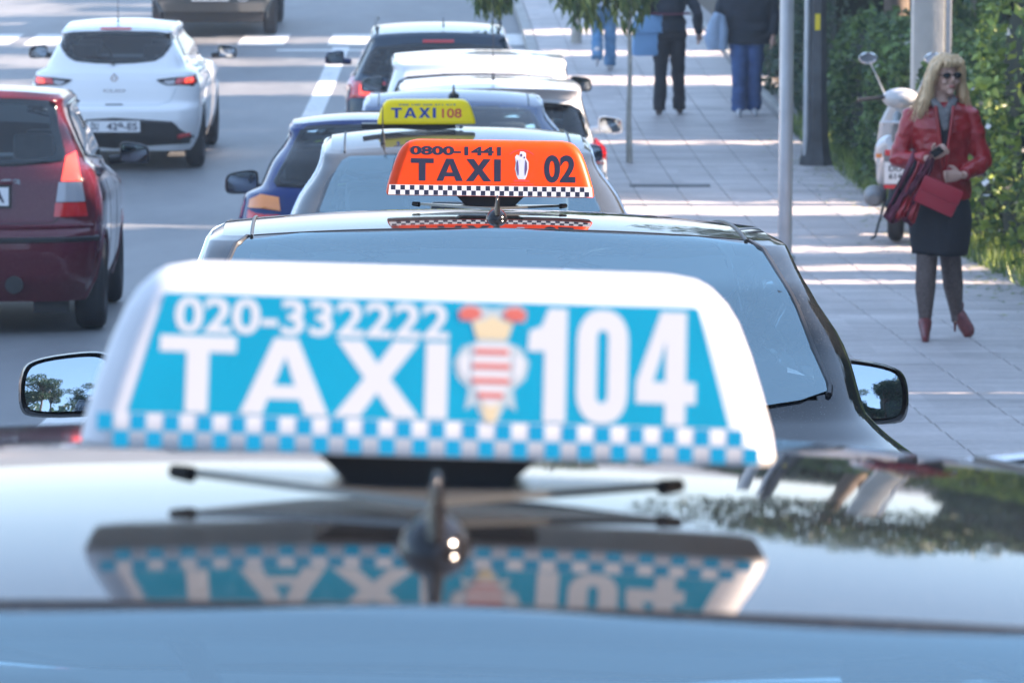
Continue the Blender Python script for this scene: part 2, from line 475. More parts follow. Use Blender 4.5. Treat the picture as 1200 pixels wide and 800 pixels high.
        for c in range(-nc,nc+1):
            a=abs(c); sg=1 if c>=0 else -1
            pr=P[a]; pf=P[n-1-a]; col=[]
            for k in range(rows+1):
                t=k/rows; x=pr[0]+(pf[0]-pr[0])*t; y=pr[1]+(pf[1]-pr[1])*t
                if a==nc: x,y=P[nc+k]
                else:
                    # keep the sheet from pinching: follow plan taper
                    x=(pr[0]/s.plan(pr[1]))*(1-t)*s.plan(y)+(pf[0]/s.plan(pf[1]))*t*s.plan(y)
                col.append((sg*x,y,s.zat(lv,s.n-1,x/s.plan(y),y)))
            cols.append(col)
        for col in cols: V+=col
        for c in range(len(cols)-1):
            for k in range(rows):
                a=c*(rows+1)+k; F.append((a,a+rows+1,a+rows+2,a+1))
        roof=mesh_obj('roof',V,F,roof_m or m,parent,angle=60)
        return body,roof
    def patch(s, name, outline, m, parent, end='rear', off=.004, nx=14, nz=10, mirror=False, hole=None):
        """smooth panel that follows the shell; outline = (x,z) polygon seen from behind"""
        zs=[p[1] for p in outline]; z0,z1=min(zs)+1e-4,max(zs)-1e-4; V=[];F=[]
        for j in range(nz+1):
            z=z0+(z1-z0)*j/nz; xs=cross(outline,z)
            if len(xs)<2: xs=[outline[0][0]]*2
            a,b=xs[0],xs[-1]
            for i in range(nx+1):
                x=a+(b-a)*i/nx
                y=(s.rear_pt(x,z,'rear')-off) if end=='rear' else (s.rear_pt(x,z,'front')+off)
                V.append((x,y,z+off*.5))
        for j in range(nz):
            for i in range(nx):
                q=[j*(nx+1)+i,j*(nx+1)+i+1,(j+1)*(nx+1)+i+1,(j+1)*(nx+1)+i]
                if hole:
                    cx=sum(V[k][0] for k in q)/4; cz=sum(V[k][2] for k in q)/4
                    if inside((abs(cx),cz),hole): continue
                F.append(q)
        if end!='rear': F=[f[::-1] for f in F]
        return mesh_obj(name,V,F,m,parent,angle=60)
    def frame(s, name, outer, inner, m, parent, end='rear', off=.006, per=1):
        """ring between two outlines with the same number of points, given on the right half (x>=0) top centre to bottom centre"""
        def dense(o):
            P=[]
            for a,b in zip(o,o[1:]):
                for k in range(6): P.append((a[0]+(b[0]-a[0])*k/6,a[1]+(b[1]-a[1])*k/6))
            P.append(o[-1]); return P
        O,I=dense(outer),dense(inner); V=[];F=[]
        for sg in (1,-1):
            base=len(V)
            for o_,i_ in zip(O,I):
                for t in (0,.5,1):
                    x=o_[0]+(i_[0]-o_[0])*t; z=o_[1]+(i_[1]-o_[1])*t
                    y=(s.rear_pt(x,z,'rear')-off) if end=='rear' else (s.rear_pt(x,z,'front')+off)
                    V.append((sg*x,y,z+off*.5))
            for k in range(len(O)-1):
                for t in (0,1):
                    a=base+k*3+t; F.append((a,a+3,a+4,a+1))
        return mesh_obj(name,V,F,m,parent,angle=60)
    def side_patch(s, name, outline, m, parent, sg=1, off=.004, ny=14, nz=8):
        zs=[p[1] for p in outline]; z0,z1=min(zs)+1e-4,max(zs)-1e-4; V=[];F=[]
        for j in range(nz+1):
            z=z0+(z1-z0)*j/nz; ys=cross(outline,z)
            if len(ys)<2: ys=[outline[0][0]]*2
            for i in range(ny+1):
                y=ys[0]+(ys[-1]-ys[0])*i/ny
                V.append((sg*(s.side_x(y,z)+off),y,z))
        for j in range(nz):
            for i in range(ny):
                q=[j*(ny+1)+i,j*(ny+1)+i+1,(j+1)*(ny+1)+i+1,(j+1)*(ny+1)+i]
                F.append(q if sg==1 else q[::-1])
        return mesh_obj(name,V,F,m,parent,angle=60)
    def line(s, name, pts, rad, m, parent, end='rear', lift=0.0, n=6):
        P=[]
        for a,b in zip(pts,pts[1:]):
            for k in range(6):
                P.append((a[0]+(b[0]-a[0])*k/6,a[1]+(b[1]-a[1])*k/6))
        P.append(pts[-1])
        if end=='side+': Q=[(s.side_x(y,z)+lift,y,z) for y,z in P]
        elif end=='side-': Q=[(-s.side_x(y,z)-lift,y,z) for y,z in P]
        else: Q=[(x,s.rear_pt(x,z,end)-(lift if end=='rear' else -lift),z) for x,z in P]
        return tube(name,Q,rad,m,parent,n=n)
def inside(p,poly):
    x,y=p; c=False; n=len(poly); j=n-1
    for i in range(n):
        xi,yi=poly[i];xj,yj=poly[j]
        if (yi>y)!=(yj>y) and x<(xj-xi)*(y-yi)/(yj-yi)+xi: c=not c
        j=i
    return c
def cross(poly,z):
    xs=[];n=len(poly)
    for i in range(n):
        (x0,z0),(x1,z1)=poly[i],poly[(i+1)%n]
        if (z0<=z<z1) or (z1<=z<z0): xs.append(x0+(x1-x0)*(z-z0)/(z1-z0))
    return sorted(xs)
def mirror_poly(half):   # right half from top centre to bottom centre -> full polygon
    return list(half)+[(-x,z) for x,z in half[::-1] if abs(x)>1e-6]
def shrink(half,d,dt=None):
    """inset a right-half outline"""
    dt=d if dt is None else dt
    cz=sum(p[1] for p in half)/len(half); mx=max(p[0] for p in half); zt=max(p[1] for p in half); zb=min(p[1] for p in half)
    out=[]
    for x,z in half:
        fx=(mx-d)/mx; zz=zb+dt+(z-zb)*((zt-zb-2*dt)/(zt-zb))
        out.append((x*fx,zz))
    return out

_wheel={}
def wheel(parent, x, y, rad=.31, wid=.2, m='alloy'):
    key=(rad,wid,m)
    if key in _wheel:
        w0=_wheel[key]; c=copy_tree(w0,parent); c.location=(x,y,rad); c.rotation_euler=(0,0,0 if x>0 else math.pi); return c
    # tyre: lathe about x
    prof=[(-wid/2+.02,rad*.66),(-wid/2,rad*.80),(-wid/2+.006,rad*.90),(-wid/2+.03,rad*.98),(-wid*.2,rad),(wid*.2,rad),(wid/2-.03,rad*.98),(wid/2-.006,rad*.90),(wid/2,rad*.80),(wid/2-.02,rad*.66)]
    n=40;V=[];F=[]
    for k in range(n):
        a=2*math.pi*k/n
        for px,pr in prof: V.append((px,pr*math.cos(a),pr*math.sin(a)))
    q=len(prof)
    for k in range(n):
        for i in range(q-1):
            a=k*q+i;b=((k+1)%n)*q+i; F.append((a,b,b+1,a+1))
        # close the inside
        F.append((k*q+q-1,((k+1)%n)*q+q-1,((k+1)%n)*q,k*q))
    ty=mesh_obj('wheel',V,F,M['rubber'],parent,angle=35)
    V=[];F=[]
    rr=rad*.67
    bm=bmesh.new()
    # rim dish
    pf=[(wid/2-.01,rr),(wid/2-.03,rr*.94),(wid/2-.09,rr*.88),(wid/2-.10,rr*.2),(wid/2-.03,rr*.18),(wid/2-.03,0.001)]
    rings=[]
    for px,pr in pf: rings.append([bm.verts.new((px,pr*math.cos(2*math.pi*k/n),pr*math.sin(2*math.pi*k/n))) for k in range(n)])
    for a,b in zip(rings,rings[1:]):
        for k in range(n): bm.faces.new((a[k],a[(k+1)%n],b[(k+1)%n],b[k]))
    rim=bm_obj('rim',bm,M['black_plastic'],ty,angle=35)
    bm=bmesh.new()
    for k in range(7):
        a=2*math.pi*k/7
        add_box(bm,(wid/2-.035,0,rr*.55),(.025,rr*.16,rr*.82)); 
        vs=[v for v in bm.verts if v.tag==False]
        bmesh.ops.rotate(bm,cent=(0,0,0),matrix=Matrix.Rotation(a,3,'X'),verts=vs)
        for v in bm.verts: v.tag=True
    bm_obj('spokes',bm,M[m],ty,angle=35)
    ty.location=(x,y,rad); ty.rotation_euler=(0,0,0 if x>0 else math.pi)
    _wheel[key]=ty
    return ty
def door_mirror(parent, x, y, z, sg, m_body, wdt=.20, hgt=.14, mglass='mirror_dark', yaw=0.0, pitch=0.0):
    """housing bulges forward (+y), glass looks back"""
    bm=bmesh.new()
    # outline seen from behind, outboard = +X before sign
    out=[]
    hw,hh=wdt/2,hgt/2
    raw=[(-hw,-hh*.62),(-hw*.9,-hh*.9),(hw*.75,-hh),(hw,-hh*.7),(hw*.98,hh*.35),(hw*.72,hh*.75),(-hw*.5,hh),(-hw*.9,hh*.9),(-hw,hh*.6)]
    for _ in range(2): raw=[q for a_,b_ in zip(raw,raw[1:]+raw[:1]) for q in ((a_[0]*.75+b_[0]*.25,a_[1]*.75+b_[1]*.25),(a_[0]*.25+b_[0]*.75,a_[1]*.25+b_[1]*.75))]
    secs=[(0.0,1.0),(.018,1.06),(.05,1.02),(.085,.82),(.105,.45)]
    rings=[[bm.verts.new((sg*px*s_,yy,pz*s_)) for px,pz in raw] for yy,s_ in secs]
    for a,b in zip(rings,rings[1:]):
        for k in range(len(raw)): bm.faces.new((a[k],a[(k+1)%len(raw)],b[(k+1)%len(raw)],b[k]))
    bm.faces.new(rings[-1])
    # dark recessed lip
    rin=[bm.verts.new((sg*px*.90,.006,pz*.86)) for px,pz in raw]
    for k in range(len(raw)): bm.faces.new((rings[0][(k+1)%len(raw)],rings[0][k],rin[k],rin[(k+1)%len(raw)]))
    for f in bm.faces: f.smooth=True
    h=bm_obj('door_mirror',bm,m_body,parent,angle=50)
    h.location=(sg*x,y,z); h.rotation_euler=(pitch,0,yaw*sg)
    V=[(0,-.004,0)];F=[];nq=len(raw)
    for j in range(1,6):
        for px,pz in raw:
            x_,z_=px*.91*j/5,pz*.87*j/5; V.append((sg*x_,-.004+(x_*x_+z_*z_)/2.6,z_))
    for k in range(nq):
        F.append((0,1+k,1+(k+1)%nq))
        for j in range(4): a=1+j*nq+k; b=1+j*nq+(k+1)%nq; F.append((a,a+nq,b+nq,b))
    if sg>0: F=[f[::-1] for f in F]
    g=mesh_obj('mirror_glass',V,F,M[mglass],h,angle=180)
    # make sure it faces back
    st=tube('mirror_stalk',[(-sg*(wdt*.45+.09),.05,-hgt*.35),(-sg*(wdt*.2),.05,-hgt*.25)],[(.03,.02),(.035,.03)],m_body,h)
    return h
def seats(parent, z0, y0, xs, rows=(1,), w=.46, m='seat'):
    for yy in [y0+1.0*r for r in rows]:
        for x in xs:
            s=box('seat',(x,yy,z0+.30),(w,.13,.62),M[m],parent,bev=.05)
            hd=box('headrest',(x,yy-.01,z0+.70),(w*.55,.10,.17),M[m],s,bev=.04)
def steering(parent,x,y,z):
    pts=[(x+.18*math.cos(2*math.pi*k/20),y,z+.18*math.sin(2*math.pi*k/20)) for k in range(21)]
    tube('steering_wheel',pts,.014,M['black_plastic'],parent,n=6)
def place(name, X, Y, L, yaw=0.0, roll=0.0, dpitch=0.0, dz=0.0, **kw):
    p=math.atan2(zg(Y+L*.8)-zg(Y+L*.15),L*.65)+dpitch
    o=empty(name,(X,Y,zg(Y+L*.15)-math.tan(p)*L*.15+dz),(p,roll,yaw),**kw)
    o.rotation_mode='XYZ'
    return o
def antenna_fin(parent, y, z, s=1.0, x=0):
    bm=bmesh.new()
    # low teardrop base plus a swept blade
    secs=[]
    prof=[(-.035,.0),(-.028,.012),(-.015,.020),(.0,.027),(.02,.030),(.05,.026),(.08,.017),(.105,.006)]
    for yy,r in prof:
        hgt={0:.004}.get(yy,0)
    V=[];F=[]
    n=16;rows=[]
    # base dome (elongated ellipsoid, upper part)
    for j in range(7):
        ph=math.pi/2*j/6
        rows.append([(x+.030*s*math.cos(ph)*math.cos(2*math.pi*k/n), y+(.045*s*math.cos(ph)*math.sin(2*math.pi*k/n)+.01*s), z+.030*s*math.sin(ph)) for k in range(n)])
    for r_ in rows: V+=r_
    for j in range(6):
        for k in range(n): F.append((j*n+k,j*n+(k+1)%n,(j+1)*n+(k+1)%n,(j+1)*n+k))
    base=mesh_obj('antenna_base',V,F,M['gloss_black'],parent,angle=60)
    # blade: stacked airfoil sections leaning back (-y)
    V=[];F=[];n=12
    for j,(zz,yc,ln,th) in enumerate([(.012,.012,.050,.012),(.025,.004,.042,.009),(.040,-.006,.032,.007),(.054,-.014,.022,.0055),(.063,-.019,.013,.004),(.067,-.021,.005,.002)]):
        for k in range(n):
            a=2*math.pi*k/n
            V.append((x+th*s*math.cos(a), y+(yc+ln*math.sin(a))*s, z+zz*s))
    for j in range(5):
        for k in range(n): F.append((j*n+k,j*n+(k+1)%n,(j+1)*n+(k+1)%n,(j+1)*n+k))
    F.append(tuple(5*n+k for k in range(n)))
    mesh_obj('antenna_fin',V,F,M['gloss_black'],parent,angle=60)
    return base
def whip(parent,x,y,z,h=.35,lean=-.35):
    mesh=tube('antenna',[(x,y,z),(x,y+.01,z+.03),(x,y+lean*h*.1,z+.06),(x,y+lean*h,z+h)],[.012,.010,.004,.002],M['black_plastic'],parent,n=7)
def plate(parent, txt, x, y, z, tiltx=0.0, w=.52, h=.112, split=None):
    p=box('number_plate',(x,y,z),(w,.012,h),M['plate'],parent)
    box('plate_frame',(x,y+.004,z),(w+.03,.012,h+.028),M['black_plastic'],p)
    for t,a,b in txt:
        me=fit(text_mesh(t,.02),a,b,-h*.33,h*.33,.002)
        put('plate_lettering',me,M['plate_ink'],p,(x,y-.0075,z),Vector((1,0,0)),Vector((0,0,1)))
    # small red and white chequered shield between district and number
    if split is not None:
        for i in range(3):
            for j in range(3):
                if (i+j)%2==0:
                    pass
        box('plate_shield',(x+split,y-.0065,z+.004),(.028,.003,.036),M['ink_red'],p)
    return p

def sedan_keys(L,W,H,deck=1.02,rw=1.05,roofw=.60,beltw=.80,rwb=.62):
    h=W/2
    return [(.20,.10,.20,L-.10,h*.93,.25,.30),
            (.32,.02,.32,L-.03,h*.97,.25,.30),
            (.52,.00,.52,L,h*.995,.25,.28),
            (.66,.03,.66,L-.03,h,.24,.26),
            (.80,.05,.76,L-.08,h*.99,.22,.24),
            (deck-.08,.07,.86,L-.20,h*.965,.20,.22),
            (deck-.01,.11,.93,L-.55,h*.93,.18,.22),
            (deck+.03,.45,.97,L-1.0,h*.855,.14,.2),
            (deck+.07,rwb,1.0,L-1.32,beltw,.14,.18),
            (deck+.19,rwb+.24,1.14,L-1.55,beltw*.93,.12,.16),
            (H-.14,rw-.16,H-.15,L-1.95,roofw+(beltw-roofw)*.22,.10,.14),
            (H-.065,rw-.03,H-.075,L-2.10,roofw+.03,.08,.10),
            (H-.035,rw+.03,H-.045,L-2.17,roofw,.08,.09)]
def wheels(root,L,x,y1=.95,y2=None,rad=.32,wid=.21,m='alloy'):
    y2=y2 or L-.85
    for y in (y1,y2):
        for sg in (1,-1): wheel(root,sg*x,y,rad,wid,m)
def underbody(root,L,W):
    box('underbody',(0,L/2,.30),(W*.80,L*.86,.22),M['black_plastic'],root,bev=.05)
def interior(root, y0, y1, w, zb, rows, xs=(-.36,.36), shelf=True, z0=.42):
    box('cabin_floor',(0,(y0+y1)/2,.40),(w*1.6,y1-y0,.04),M['trim'],root)
    if shelf: box('parcel_shelf',(0,y0+.18,zb-.03),(w*1.55,.40,.03),M['trim'],root)
    box('dashboard',(0,y1-.22,zb-.14),(w*1.6,.40,.24),M['trim'],root,bev=.05)
    seats(root,z0,rows[0],xs,rows=(0,))
    for r in rows[1:]: seats(root,z0,r,(-.38,.38),rows=(0,))
    steering(root,-.37,y1-.55,zb-.03)
    box('interior_mirror',(0,y1-.45,zb+.34),(.2,.03,.06),M['black_plastic'],root,bev=.01)

# ------------------------------------------------------------------ roof signs
SL=[(0,.218,.078),(.004,.220,.0795),(.02,.2175,.0745),(.045,.2105,.0668),(.07,.2025,.0590),(.09,.1945,.0530),(.102,.187,.0490),(.110,.179,.0445),(.115,.170,.038),(.118,.155,.028)]
TH=math.atan((.0745-.0530)/.07)
def sign_face(h):   # distance along slanted face -> (y, z)
    return (-.0745+ (h-.02)*math.sin(TH), .02+(h-.02)*math.cos(TH))
def taxi_sign(root, house_m, z0=.028, cyan=False):
    n=8;V=[];F=[]
    def ring(z,hx,hy):
        r=min(.022,hy*.8); return [(x,y,z+z0) for x,y in rrect(0,0,hx,hy,r,n)]
    for z,hx,hy in SL: V+=ring(z,hx,hy)
    q=4*(n+1)
    for j in range(len(SL)-1):
        for k in range(q): F.append((j*q+k,j*q+(k+1)%q,(j+1)*q+(k+1)%q,(j+1)*q+k))
    F.append(tuple((len(SL)-1)*q+k for k in range(q))); F.append(tuple(range(q-1,-1,-1)))
    h=mesh_obj('sign_housing',V,F,house_m,root,angle=42)
    # black magnetic foot under the housing, tapering down
    bm=bmesh.new()
    r0=[bm.verts.new((x,y,z0)) for x,y in ((-.072,-.05),(.072,-.05),(.072,.05),(-.072,.05))]
    r1=[bm.verts.new((x,y,.006)) for x,y in ((-.050,-.045),(.050,-.045),(.050,.045),(-.050,.045))]
    for k in range(4): bm.faces.new((r1[k],r1[(k+1)%4],r0[(k+1)%4],r0[k]))
    bm.faces.new(r0); bm.faces.new(r1[::-1]); bm_obj('magnetic_foot',bm,M['black_plastic'],root,smooth=False)
    # swept steel plate
    out=[(-.155,-.020),(0,-.135),(.155,-.020),(.150,-.012),(.07,.03),(-.07,.03),(-.150,-.012)]
    bm=bmesh.new(); a=[bm.verts.new((x,y,.0055+.006*abs(x)/.155)) for x,y in out]; b=[bm.verts.new((x,y,.0005+.006*abs(x)/.155)) for x,y in out]
    for k in range(len(out)): bm.faces.new((b[k],b[(k+1)%len(out)],a[(k+1)%len(out)],a[k]))
    bm.faces.new(a); bm.faces.new(b[::-1]); bm_obj('steel_plate',bm,M['plate_steel'],root,smooth=False)
    for sg in (1,-1):
        tube('rubber_tip',[(sg*.150,-.026,.008),(sg*.163,-.016,.009)],[.0055,.0045],M['black_plastic'],root,n=8)
    return h
EX=Vector((1,0,0)); EYF=Vector((0,math.sin(TH),math.cos(TH)))
def on_face(name, me, m, root, z0=.028, lift=.0006):
    lift*=.2
    for v in me.vertices: v.co.z = .00015 if v.co.z>1e-5 else 0
    y,z=sign_face(0); nrm=EX.cross(EYF)     # points to -y
    o=(0+nrm.x*lift, y+nrm.y*lift, z+z0+nrm.z*lift)
    return put(name,me,m,root,o,EX,EYF)
def poly_at(name, polys, m, root, thick=.0008, lift=.0006, z0=.028):
    me=poly_mesh(polys)
    for v in me.vertices: v.co.z = thick if v.co.z>0 else 0
    return on_face(name,me,m,root,z0,lift)
def checker(root,x0,x1,h0,dh,n,m,rows=2,z0=.028,lift=.0007):
    V=[];F=[];dx=(x1-x0)/n
    y0,zz=sign_face(0); nrm=EX.cross(EYF)
    for r in range(rows):
        for k in range(n):
            if (r+k)%2==0: continue
            a=x0+k*dx; g=dx*.02
            q=[(a+g,h0+r*dh),(a+dx-g,h0+r*dh),(a+dx-g,h0+(r+1)*dh),(a+g,h0+(r+1)*dh)]
            b=len(V)
            for x,h in q:
                p=Vector((x,y0,zz+z0))+EYF*h+nrm*(lift*.35); V.append(p)
            F.append((b,b+1,b+2,b+3))
    return mesh_obj('checker_print',V,F,m,root,smooth=False)
def circ(cx,cy,rx,ry,n=20): return [(cx+rx*math.cos(2*math.pi*k/n),cy+ry*math.sin(2*math.pi*k/n)) for k in range(n)]

# ---- near black taxi (only roof, rear glass and tail come into view)
def black_taxi(name, X, Y, label, group, yaw, roll=0.0, dpitch=0.0, dz=0.0, arch=.045):
    L,W,H=4.85,1.84,1.46
    root=place(name,X,Y,L,yaw,roll,dpitch,dz,label=label,cat='taxi',group=group)
    K=sedan_keys(L,W,H,deck=1.03,rw=1.2,roofw=.565,beltw=.735,rwb=.58)
    K[-1]=(H-.03,1.23,H-.075,L-2.10,.565,.08,.07); K[-2]=(H-.045,1.18,H-.10,L-2.02,.592,.09,.08); K[-3]=(H-.13,.93,H-.15,L-1.95,.62,.10,.12)
    for k_,w_ in ((5,.865),(6,.81),(7,.745),(8,.705)): q_=list(K[k_]); q_[4]=w_; K[k_]=tuple(q_)
    s=Shell(K,W,L,bow=.05,crown=.030,arch=arch,tk=8,nR=16,nS=44)
    winh=[(0,H-.0312),(.15,H-.0328),(.30,H-.0386),(.40,H-.0452),(.505,H-.0550),(.528,H-.070),(.570,1.29),(.612,1.15),(.607,1.135),(.30,1.095),(0,1.085)]
    cut=mirror_poly(shrink(winh,.03,.012))
    wf=[(0,H-.13),(.3,H-.135),(.52,H-.15),(.66,1.05),(.3,1.03),(0,1.03)]
    sw=[(1.05,1.10),(1.35,1.30),(1.65,1.385),(2.35,1.395),(2.75,1.36),(3.35,1.08)]
    s.build(root,M['black_paint'],rear_cut=cut,front_cut=mirror_poly(shrink(wf,.03,.012)),side_cuts=[sw],arches=((.98,.33,.37),(L-.85,.33,.37)))
    s.patch('rear_window',mirror_poly(winh),M['reflective_glass'],root,off=.005,nx=30,nz=24)
    lv_=s.lv[-1]; pts_=[]
    for k in range(-20,21):
        x_=k/20*.50; P_=s.half(lv_)
        y_=lv_[1]+s.bow*(x_/lv_[4])**2-.002; pts_.append((x_*s.plan(y_),y_,s.zat(lv_,s.n-1,x_,y_)-.0005))
    tube('window_seal',pts_,.0019,M['black_plastic'],root,n=6)
    seal=[(x*1.008,z+.002) for x,z in winh[4:9]]
    for sg in (1,-1): s.line('window_seal',[(sg*x,z) for x,z in seal],0.0065,M['black_plastic'],root,lift=.006)
    s.patch('windscreen',mirror_poly(wf),M['dark_glass'],root,end='front',off=.003,nx=20,nz=10)
    for sg in (1,-1):
        s.side_patch('side_window',sw,M['dark_glass'],root,sg,off=.002,ny=22)
        s.line('window_trim',[(sw[k][0],sw[k][1]+.006) for k in range(6)]+[(sw[0][0],sw[0][1])],.006,M['chrome'],root,'side+' if sg>0 else 'side-',lift=.004)
        # roof ditch moulding
        pts=[]
        for k in range(13):
            y=1.245+(L-2.12-1.245)*k/12; lv=s.lv[-1]; x=.505*s.plan(y)
            pts.append((sg*x,y,s.zat(lv,s.n-1,.505,y)+.0015))
        tube('roof_moulding',pts,.0036,M['black_plastic'],root,n=6)
        wheel(root,sg*.80,.98,.33,.22); wheel(root,sg*.80,L-.85,.33,.22)
        lamp=[(.62,.93),(.85,.92),(.88,.80),(.84,.72),(.52,.74),(.50,.84)]
        s.patch('tail_light',[(sg*x,z) for x,z in lamp],M['red_lens'],root,off=.006)
    yb=s.rear_pt(0,1.40)
    antenna_fin(root,1.40,s.zat(s.lv[-1],s.n-1,0,1.40)-.001,.75)
    plate(root,[],0,s.rear_pt(0,.80)-.012,.80)
    s.line('boot_gap',[(-.70,.72),(-.3,.70),(0,.70),(.3,.70),(.70,.72)],.005,M['black_plastic'],root)
    interior(root,.75,3.5,.72,1.06,(1.35,2.35)); underbody(root,L,W)
    return root,s
GQ='black taxis waiting nose to tail with roof signs'
HEAD=R(1.15)
t1,s1=black_taxi('taxi_sedan',-.053,1.08,'nearest black taxi, its glossy roof filling the foreground under the cyan 104 sign',GQ,HEAD,roll=R(1.5),dpitch=R(.9),dz=-.015,arch=.030)
t2,s2=black_taxi('taxi_sedan',0.010,7.26,'second black taxi with both door mirrors in view, under the orange 02 sign',GQ,R(2.3),roll=R(.8),arch=.038,dz=-.008)
for t,X in ((t1,0),(t2,0)):
    for sg in (1,-1):
        door_mirror(t,.965 if sg>0 else .985,3.05,.975,sg,M['gloss_black'],.225,.160,yaw=R(-1.0) if sg<0 else R(-3),pitch=R(-6),mglass='mirror')
def sign_root(name,car,s,y,x,label,yaw=0.0,roll=0.0,zoff=.003):
    z=s.zat(s.lv[-1],s.n-1,abs(x),y)+zoff
    bpy.context.view_layer.update()
    slope=(s.zat(s.lv[-1],s.n-1,0,y+.1)-s.zat(s.lv[-1],s.n-1,0,y-.1))/.2
    Mx=car.matrix_world @ Matrix.Translation((x,y,z)) @ Matrix.Rotation(yaw,4,'Z') @ Matrix.Rotation(math.atan(slope),4,'X') @ Matrix.Rotation(roll,4,'Y')
    o=empty(name,(0,0,0),label=label,cat='taxi sign'); o.matrix_world=Mx
    return o
# cyan sign 104
A=sign_root('taxi_sign',t1,s1,1.645,-.005,'large cyan and white taxi sign numbered 104 on the nearest roof',roll=R(.3))
taxi_sign(A,M['sign_white']); A.scale=(1.03,.78,1)
U=.00054
def hU(px): return px*U
pan=[(-.190,.0240),(.190,.0240),(.169,.1045),(-.169,.1045)]
poly_at('cyan_panel',[pan],M['blue_sign'],A,thick=.0006,lift=.0003)
me=fit(text_mesh('020-332222',.022),-.162,.011,.0780,.1020,.0008); on_face('phone_lettering',me,M['ink_white'],A,lift=.0010)
me=fit(taxi_mesh(.055),-.171,.011,.0250,.0760,.0008); on_face('taxi_lettering',me,M['ink_white'],A,lift=.0010)
me=fit(digits_104(),.061,.168,.0250,.1010,.0008); on_face('number_lettering',me,M['ink_white'],A,lift=.0010)
checker(A,-.209,.209,.0005,.0113,40,M['ink_cyan'])
# crest: crown, striped shield, scroll wings
cx=.0385
def cp(P): return [(cx+x*U,h*U+.010) for x,h in P]
cen=R(0)
poly_at('crest_backing',[cp([(-16,125),(-24,150),(-38,150),(-40,163),(-30,172),(0,166),(30,172),(40,163),(38,150),(24,150),(16,125),(34,118),(44,100),(40,80),(26,66),(30,40),(18,48),(8,26),(0,22),(-8,26),(-18,48),(-30,40),(-26,66),(-40,80),(-44,100),(-34,118)])],M['ink_grey'],A,lift=.0010)
for q_ in (1,-1): poly_at('crest_scroll',[cp([(q_*26,112),(q_*38,104),(q_*38,90),(q_*26,72)])],M['ink_white'],A,lift=.0020)
poly_at('crest_shield',[cp([(-22,122),(22,122),(23,80),(12,52),(0,44),(-12,52),(-23,80)])],M['ink_white'],A,lift=.0020)
st=[]
for h,hw in ((116,20),(98,22),(80,22),(62,15)): st.append(cp([(-hw,h),(hw,h),(hw,h-7),(-hw,h-7)]))
poly_at('crest_stripes',st,M['ink_coral'],A,lift=.0030)
poly_at('crest_crown',[cp([(-18,128),(18,128),(24,148),(10,152),(0,158),(-10,152),(-24,148)]),cp([(-6,26),(6,26),(11,50),(0,44),(-11,50)])],M['ink_gold'],A,lift=.0020)
poly_at('crest_cap',[cp([(-38,152),(-24,150),(-12,156),(-16,167),(-30,169),(-40,162)]),cp([(38,152),(24,150),(12,156),(16,167),(30,169),(40,162)])],M['ink_coral'],A,lift=.0030)

# orange sign 02
B=sign_root('taxi_sign',t2,s2,1.70,-.005,'orange taxi sign numbered 02 with black lettering on the second taxi',roll=R(.2))
taxi_sign(B,M['sign_orange']); B.scale=(1,.78,1)
band=[(-.2165,.0005),(.2165,.0005),(.2145,.0225),(-.2145,.0225)]
poly_at('checker_band',[band],M['sign_white'],B,thick=.0005,lift=.0003)
checker(B,-.211,.209,.0010,.0103,42,M['ink_dark'],lift=.0010)
W0=-.573
def ox(px): return (px-573)*.0018
me=fit(text_mesh('0800-1441',.042),ox(478),ox(585),.0885,.1085,.0008); on_face('phone_lettering',me,M['ink_dark'],B,lift=.0006)
me=fit(taxi_mesh(.10),ox(479),ox(585),.0320,.0810,.0008); on_face('taxi_lettering',me,M['ink_dark'],B,lift=.0006)
me=fit(text_mesh('02',.035),ox(636),ox(673),.0310,.0920,.0008); on_face('number_lettering',me,M['ink_dark'],B,lift=.0006)
ec=ox(609.5)
def ep(P,s=.0018): return [(ec+x*s,h*s) for x,h in P]
poly_at('figure_outline',[ep([(-4,21),(4,21),(6,25),(8,34),(8,42),(5,47),(5,53),(2,55),(-2,55),(-3,50),(-6,51),(-8,48),(-7,42),(-8,34),(-6,25)])],M['ink_white'],B,lift=.0006)
for q_ in (1,-1): poly_at('figure_cloak',[ep([(q_*4.2,25),(q_*6.5,33),(q_*6.2,41),(q_*4.4,45),(q_*3.6,36),(q_*3.4,29)])],M['ink_plum'],B,lift=.0026)
poly_at('figure_robe',[ep([(-3,22),(3,22),(2.8,34),(3.4,43),(1,46),(-2,46),(-3,40),(-6.2,47),(-6.8,46),(-4,37)])],M['ink_lilac'],B,lift=.0016)
poly_at('figure_head',[[(ec+x*.0018,h*.0018) for x,h in circ(-.6,50.3,1.25,1.8)],[(ec+x*.0018,h*.0018) for x,h in circ(3.2,47.6,.8,1.2)]],M['ink_plum'],B,lift=.0027)
arc=[(math.cos(R(a))*19,41+math.sin(R(a))*16.5) for a in range(140,39,-10)]
arc2=[(math.cos(R(a))*17.6,41+math.sin(R(a))*15) for a in range(40,141,10)]
poly_at('arched_caption',[ep(arc+arc2)],M['ink_red'],B,lift=.0006)
poly_at('base_caption',[ep([(-9,18),(9,18),(9,20),(-9,20)]),ep([(-13,14.6),(14,14.6),(14,15.5),(-13,15.5)])],M['ink_red'],B,lift=.0006)
# the numeral also stands on the left end
me=fit(text_mesh('2',.03),-.02,.02,.02,.085,.0008)
ez=Vector((-.17,0,1)).normalized(); ez=Vector((.20,0,.98)).normalized()
o=put('end_number',me,M['ink_dark'],B,(-.2180,.0,.032),Vector((0,-1,0)),ez)

